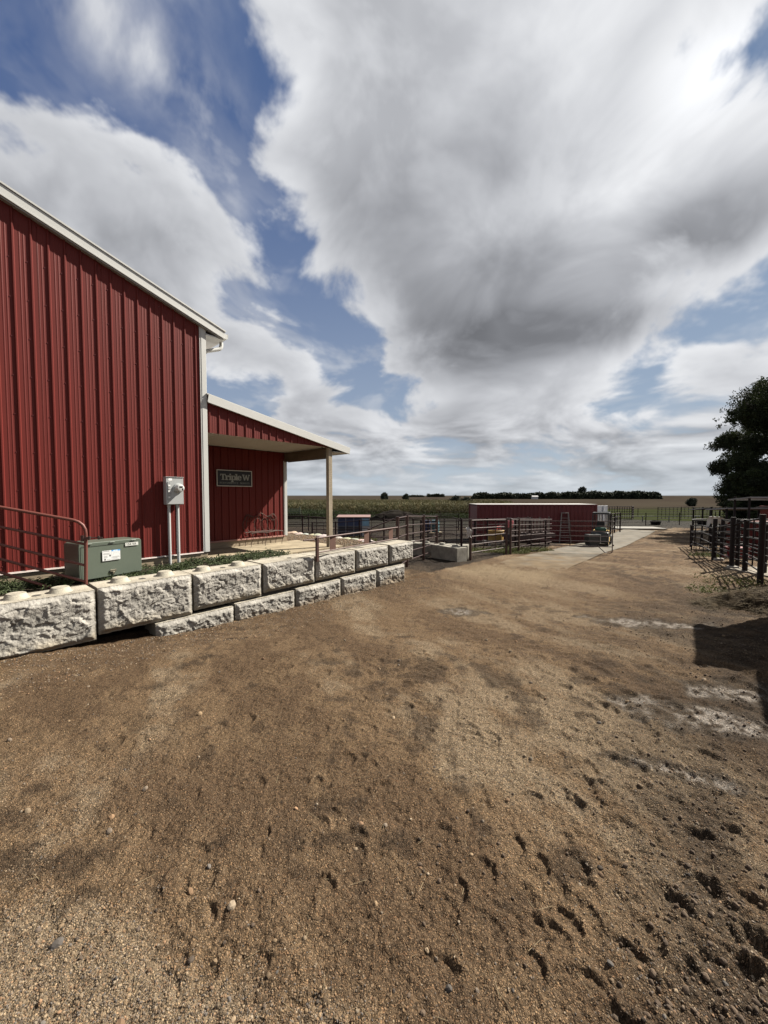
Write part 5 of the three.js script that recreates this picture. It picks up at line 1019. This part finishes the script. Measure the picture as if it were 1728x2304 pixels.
// green verge below the corn, mound of soil
{
  const list = [], r = rng(44), g = spray(10, 0.35, 0.03, r, 0.2, 1.2);
  for (let i = 0; i < 2600; i++) { const x = -17 + 12 * r() * r() + 9 * r() * (r() < 0.3 ? 1 : 0), d = 55 + 9 * r() - 0.05 * x, k = 0.7 + 0.6 * r(); list.push([P(x, d).add(V(0, 0.05 + 0.25 * r() * smooth(-4, -12, x), 0)), [r() * 0.5, r() * 6.28, r() * 0.5], 1 + r(), lin(k, k, k)]); }
  for (let i = 0; i < 2400; i++) { const x = 4 + 17 * r(), d = 56 + 5 * r(), k = 0.6 + 0.5 * r(); list.push([P(x, d), [r() * 0.5, r() * 6.28, r() * 0.5], 0.8 + 0.6 * r(), lin(k, k, k)]); }
  scatter(scene, numbered('weeds'), g, leafM(0.032, 0.046, 0.014), list, 'green weeds on the verge between the pens and the corn');
  const q = new THREE.SphereGeometry(1, 60, 24, 0, 6.2832, 0, 1.5708), p = q.attributes.position;
  for (let i = 0; i < p.count; i++) { const x = p.getX(i), y = p.getY(i), z = p.getZ(i), n = 1 + 0.25 * fbm(x * 2.5 + 3, z * 2.5 + y, 4); p.setXYZ(i, x * 3.8 * n, Math.max(0, y - 0.1 * Math.abs(x)) * 1.25 * n * (x > 0 ? 1 - 0.4 * x : 1), z * 2.2 * n); }
  q.computeVertexNormals(); boxUV(q);
  const o = single('soil_heap', q, new THREE.MeshPhysicalMaterial({ color: lin(0.012, 0.010, 0.008), roughness: 1, specularIntensity: 0.1 }), 'dark heap of soil in front of the corn', 'soil heap'); o.position.copy(P(2.0, 53));
}
// trees: tapered trunk, limbs, a crown of leaf sprays in uneven clumps
function tree(x, d, H, R, seed, label, o = {}) {
  const { leaf = leafM(0.022, 0.031, 0.010, 0.18), size = 0.16, n = 9000, low = 0.12, bark = mat(0.045, 0.036, 0.028, 0.95), group } = o;
  const r = rng(seed), t = thing('tree', label, 'tree', P(x, d).toArray(), 0, group), wood = [], clumps = [];
  const limb = (a, b, r0, r1, n) => { let p = a; for (let i = 1; i <= n; i++) { const q = a.clone().lerp(b, i / n).add(V(r() - 0.5, (r() - 0.5) * 0.5, r() - 0.5).multiplyScalar(a.distanceTo(b) * 0.08 * (i < n ? 1 : 0))); wood.push(bar(p, q, mix(r0, r1, (i - 1) / n), 7, mix(r0, r1, i / n))); p = q; } return p; };
  const top = limb(V(0, -0.3, 0), V((r() - 0.5) * 0.6, H * 0.86, (r() - 0.5) * 0.6), H * 0.028, H * 0.006, 6);
  for (let i = 0; i < 22; i++) {
    const h = low + (0.95 - low) * ((i + r()) / 22), a = i * 2.4 + r(), prof = Math.sin(Math.PI * clamp((h - low + 0.12) / (1.12 - low))) ** 0.7, e = V(Math.cos(a) * R * prof * (0.72 + 0.36 * r()), H * (h + 0.06 * r()), Math.sin(a) * R * prof * (0.72 + 0.36 * r()));
    limb(V(0, H * (h * 0.82), 0), e, H * 0.009 * (1.2 - h), H * 0.002, 3);
    for (let k = 0; k < 6; k++) { const s = 0.35 + 0.72 * (k + r() * 0.6) / 6; clumps.push([V(e.x * s, mix(H * h * 0.85, e.y, s), e.z * s).add(V(r() - 0.5, r() - 0.5, r() - 0.5).multiplyScalar(R * 0.34)), R * (0.12 + 0.16 * r()), 0.6 + 0.8 * r()]); }
  }
  part(t, 'trunk', wood, bark);
  const g = spray(7, size, size * 0.27, r, 0.2, 0.8), list = [];
  for (let i = 0; i < n; i++) {
    const [c, cr, tone] = clumps[Math.floor(r() * clumps.length)], u = V(r() - 0.5, (r() - 0.5) * 0.8, r() - 0.5).normalize().multiplyScalar(cr * r() ** 0.45);
    const k = tone * (0.75 + 0.5 * r()); list.push([c.clone().add(u), [r() * 6.28, r() * 6.28, r() * 6.28], 0.75 + 0.6 * r(), lin(k, k * (0.92 + 0.16 * r()), k)]);
  }
  scatter(t, 'crown', g, leaf, list);
  return t;
}
tree(33.0, 31.5, 13.8, 4.9, 101, 'tall dark leafy tree behind the shelters, leftmost of the trees at the right edge', { n: 34000, size: 0.18, low: 0.03 });
tree(30.6, 31.0, 5.6, 2.7, 106, 'shorter bushy tree in front of the tall trees at the right', { n: 20000, size: 0.15, low: 0.02 });
tree(36.5, 30.0, 15, 5.4, 102, 'taller dark tree farther right behind the yard', { n: 13000, size: 0.19, low: 0.06 });
tree(38.0, 36.0, 14, 5.2, 103, 'dark tree standing deepest in the grove at the right edge', { n: 10000, size: 0.2, low: 0.05 });
tree(28.5, 24.5, 5.2, 2.5, 105, 'low dark tree close behind the shelter roofs at the right edge', { n: 12000, size: 0.14, low: 0.02 });
// far woods along the skyline, and single trees that stand out of them
function woods(label, spots, leaf, seed) {
  const r = rng(seed), list = [], g = spray(12, 1.5, 0.55, r, 0.15, 0.9);
  for (const [x0, x1, d0, d1, h, n, gap] of spots) for (let i = 0; i < n; i++) {
    const t = r(), x = mix(x0, x1, t), d = mix(d0, d1, t) + 14 * (r() - 0.5), hh = h * (0.72 + 0.38 * noise(x * 0.11, 3.3) + 0.3 * noise(x * 0.35, 8.8)) * smooth(0, 0.03, t) * smooth(1, 0.97, t);
    if (gap && noise(x * 0.13, 9.1) > 0.34 && r() < 0.75) continue;
    const k = 0.6 + 0.7 * r() + 0.4 * noise(x * 0.2, d * 0.2); list.push([P(x, d).add(V(0, hh * (r() ** 0.7), 0)), [r() * 6.28, r() * 6.28, r() * 6.28], 0.7 + 0.8 * r(), lin(k, k * (0.95 + 0.1 * r()), k * 0.9)]);
  }
  return scatter(scene, numbered('woods'), g, leaf, list, label);
}
const farLeaf = leafM(0.030, 0.037, 0.024, 0);
woods('long dark strip of woods on the skyline above the container', [[97, 175, 420, 420, 7, 2200, 1], [175, 292, 420, 410, 8.5, 3800, 0]], farLeaf, 71);
woods('smaller darker strip of woods on the skyline left of the container', [[108, 150, 960, 960, 9, 900, 0], [62, 100, 960, 960, 5, 300, 1]], farLeaf, 72);
tree(215, 418, 13, 4.5, 111, 'single round tree rising above the skyline woods', { n: 1500, size: 0.7, low: 0.2, leaf: farLeaf });
tree(0, 300, 5.5, 3, 112, 'lone dark tree far beyond the corn, near the middle of the skyline', { n: 1200, size: 0.6, low: 0.1, leaf: farLeaf });
tree(17, 300, 5, 2.6, 113, 'small dark tree beyond the corn, right of the lone tree', { n: 900, size: 0.5, low: 0.1, leaf: farLeaf });
tree(24, 128, 3.2, 2.2, 114, 'round dark bush at the edge of the bare field left of the container', { n: 1200, size: 0.3, low: 0.02, leaf: farLeaf });
tree(27.5, 128, 2.9, 2.0, 115, 'second round bush beside the first, nearer the container', { n: 1200, size: 0.3, low: 0.02, leaf: farLeaf });
tree(104, 130, 2.6, 1.5, 116, 'small dark bush alone on the bare hillside at the right', { n: 900, size: 0.28, low: 0.02, leaf: farLeaf });
{ const s = thing('white_shed', 'tiny white shed at the edge of the skyline woods above the container', 'shed', P(158, 402).toArray()); part(s, 'wall', box(-3, 3, 0, 2.6, -3, 0), mat(0.4, 0.4, 0.39, 0.7)); part(s, 'roof', [beam(V(0, 2.6, 0.3), V(0, 3.7, -1.5), 6.6, 0.15), beam(V(0, 2.6, -3.3), V(0, 3.7, -1.5), 6.6, 0.15)], mat(0.3, 0.3, 0.3, 0.7)); }
// far pens at the end of the drive
fence('far_fence', 'far pipe fence crossing the end of the drive', [[21.5, 40, 0, 1.4], [25, 41.5, 0, 1.4], [29, 42.5, 0, 1.4], [33.5, 43.5, 0, 1.4], [38, 44, 0, 1.4]], { m: darkPipe, rails: 4, low: 0.4, rail: 0.018 });
fence('far_fence', 'farther wire fence along the green meadow', [[27, 62, 0, 1.4], [34, 62, 0, 1.4], [41, 62, 0, 1.4], [48, 62, 0, 1.4], [56, 62, 0, 1.4]], { m: darkPipe, rails: 3, low: 0.4, rail: 0.016 });
fence('panel_pen', 'cluster of close-set dark panels at the left end of the far pen', [[30.0, 53, 0, 1.9], [32.2, 53, 0, 1.9], [34.2, 53, 0, 1.9], [35.4, 54.5, 0, 1.9]], { m: darkPipe, rails: 6, low: 0.2, rail: 0.04, stays: 5 });
fence('panel_pen', 'long low row of dark panels in the middle of the far pen', [[37.8, 53, 0, 1.8], [41, 53, 0, 1.8], [44, 53, 0, 1.8], [47.5, 53, 0, 1.8]], { m: darkPipe, rails: 6, low: 0.2, rail: 0.03, stays: 5 });
fence('path_panel', 'short stretch of dark panels beside the path past the container', [[17.9, 31.2, 0, 1.75], [19.1, 32.3, 0, 1.75], [20.2, 33.6, 0, 1.75], [21.3, 34.6, 0, 1.75]], { m: darkPipe, rails: 5, low: 0.3, rail: 0.025, post: 0.06, stays: 1 });
{
  const w = thing('white_rail', 'thin white rail across the far pen', 'rail', P(25.5, 48).toArray());
  part(w, 'rail', box(0, 14, 0.72, 0.8, -0.04, 0.04), mat(0.3, 0.3, 0.29, 0.5)); for (let i = 0; i < 5; i++) part(w, 'post', box(0.2 + i * 3.3, 0.28 + i * 3.3, -0.1, 0.719, -0.04, 0.04), mat(0.1, 0.1, 0.1, 0.8));
  for (const [x, d, l] of [[30.8, 43.5, 'small dark feed pan on the ground in the far pen, left one'], [36.2, 43.6, 'small dark feed pan on the ground in the far pen, right one']]) { const o = thing('feed_pan', l, 'feed pan', P(x, d).toArray()); part(o, 'pan', new THREE.LatheGeometry([[0, 0.04], [0.4, 0.04], [0.5, 0.45], [0.55, 0.45], [0.44, 0], [0, 0]].map((p) => new THREE.Vector2(...p)), 18), mat(0.012, 0.012, 0.012, 0.7)); }
  const g = box(-2.3, 2.3, 0, 0.09, -1.2, 1.2, 0.02), o = struct('concrete_apron', g, concrete(0.26, 0.255, 0.24, 0.4)); o.position.copy(P(25.2, 38.4)); o.rotation.y = -0.1;
}

// ------------------------------------------------------------------ loose stones, clods and straw on the drive
function stoneGeo(seed, flat = 0.62) {
  const g = new THREE.IcosahedronGeometry(1, 1), q = g.attributes.position;
  for (let k = 0; k < q.count; k++) { const x = q.getX(k), y = q.getY(k), z = q.getZ(k), n = 1 + 0.42 * noise(x * 1.4 + seed * 3.7, y * 1.4 + z * 1.1 + seed); q.setXYZ(k, x * n * 1.15, y * n * flat, z * n * 0.9); }
  g.computeVertexNormals(); return g;
}
{
  const r = rng(61), TONES = [[0.36, 0.27, 0.17], [0.42, 0.34, 0.24], [0.27, 0.23, 0.19], [0.20, 0.19, 0.185], [0.40, 0.26, 0.16], [0.44, 0.38, 0.30], [0.15, 0.12, 0.095], [0.33, 0.22, 0.13]];
  const small = [[], [], []], big = [[], []];
  const lay = (x, d, s, list, dark = 1) => { const t = TONES[Math.floor(r() ** 1.2 * TONES.length)], k = (0.42 + 0.6 * r()) * dark; list.push([V(x, groundY(x, d) + s * (r() * 0.42 - 0.08), -d), [r() * 0.9, r() * 6.28, r() * 0.9], s * (0.8 + 0.4 * r()), lin(t[0] * k, t[1] * k, t[2] * k)]); };
  for (let i = 0; i < 190000; i++) {
    const d = 1.35 + 9.5 * r() ** 1.9, x = (-1.12 + 2.24 * r()) * d, [a, b] = toBarn(x, -d);
    if (b > -1.72 && a < 6.3) continue;
    const dens = 0.08 + 0.95 * smooth(-0.1, 0.42, fbm((x * 0.89 + d * 0.45) * 0.75 + 2, (x * 0.45 - d * 0.89) * 0.24 + 7, 4, 0.55) + 0.35 * fbm(x * 1.7 + 3, d * 1.5, 4)) * (1 - 0.55 * muddy(x, d));
    if (r() > dens) continue;
    lay(x, d, 0.0016 + 0.0034 * r() ** 2.2 + (r() < 0.02 ? 0.007 * r() : 0), small[i % 3]);
  }
  for (let i = 0; i < 300; i++) { const d = 1.4 + 10 * r() ** 1.5, x = (-1.08 + 2.16 * r()) * d, [a, b] = toBarn(x, -d); if (b > -1.75 && a < 6.3) continue; lay(x, d, 0.007 + 0.017 * r() ** 3, big[i % 2]); }
  // gravel washed to the foot of the wall
  for (let i = 0; i < 9000; i++) { const a = -6 + 12 * r(), b = -1.75 - 1.5 * r() ** 1.8, p = barnAt(a, 0, b), d = -p.z; if (d < 1) continue; lay(p.x, d, 0.004 + 0.008 * r() ** 2, small[i % 3], 0.95); }
  for (let i = 0; i < 7000; i++) { const a = 2.2 + 3.8 * r(), b = -1.0 + 5 * r(), p = barnAt(a, 0.62, b); if (b > -0.1 && b < 2.4 && a < 4.4) continue; const t = TONES[Math.floor(r() * 6)], k = 0.7 + 0.4 * r(); small[i % 3].push([p.setY(0.612 + 0.03 * fbm(p.x * 1.4, p.z * 1.4, 4) + 0.012 * r()), [r(), r() * 6, r()], 0.008 + 0.012 * r(), lin(t[0] * k, t[1] * k, t[2] * k)]); }
  const sm = new THREE.MeshStandardMaterial({ color: lin(0.54, 0.49, 0.43), roughness: 0.9 });
  small.forEach((l, i) => scatter(scene, numbered('gravel'), stoneGeo(i + 1), sm, l, 'loose tan gravel scattered over the drive'));
  big.forEach((l, i) => scatter(scene, numbered('gravel'), stoneGeo(i + 5, 0.7), sm, l, 'larger pale pebbles lying on the drive'));
  // clods thrown up round the hoof prints, and crumbs of dark soil
  const cl = [];
  for (let i = 0; i < 14000; i++) { const d = 1.4 + 11 * r() ** 1.4, x = (-0.5 + 1.6 * r()) * d, m = muddy(x, d); if (r() > m * 0.9 + 0.10 * smooth(0.1, 0.5, fbm(x * 1.2, d * 1.2, 3))) continue; const [a, b] = toBarn(x, -d); if (b > -1.75) continue; const s = 0.003 + 0.013 * r() ** 4, k = 0.6 + 0.6 * r(); cl.push([V(x, groundY(x, d) + s * 0.2, -d), [r() * 6, r() * 6, r() * 6], s, lin(k, k, k)]); }
  scatter(scene, numbered('clods'), stoneGeo(9, 0.8), mat(0.075, 0.052, 0.034, 1), cl, 'dark crumbs of dried mud among the hoof prints');
  const st = new THREE.CylinderGeometry(0.0016, 0.0012, 1, 4).rotateZ(Math.PI / 2), sl = [];
  for (let i = 0; i < 260; i++) { const d = 1.4 + 7 * r() ** 1.5, x = (-1 + 2.05 * r()) * d, [a, b] = toBarn(x, -d); if (b > -1.75) continue; const k = 0.6 + 0.6 * r(); sl.push([V(x, groundY(x, d) + 0.005, -d), [0, r() * 6.28, (r() - 0.5) * 0.25], V(0.03 + 0.1 * r() ** 2, 1, 1), lin(k, k, k)]); }
  scatter(scene, numbered('straw'), st, mat(0.2, 0.155, 0.09, 0.9), sl, 'wisps of straw lying on the drive');
}

scene.traverse((o) => { if (o.isMesh) { o.castShadow = true; o.receiveShadow = true; } });
renderer.render(scene, camera);
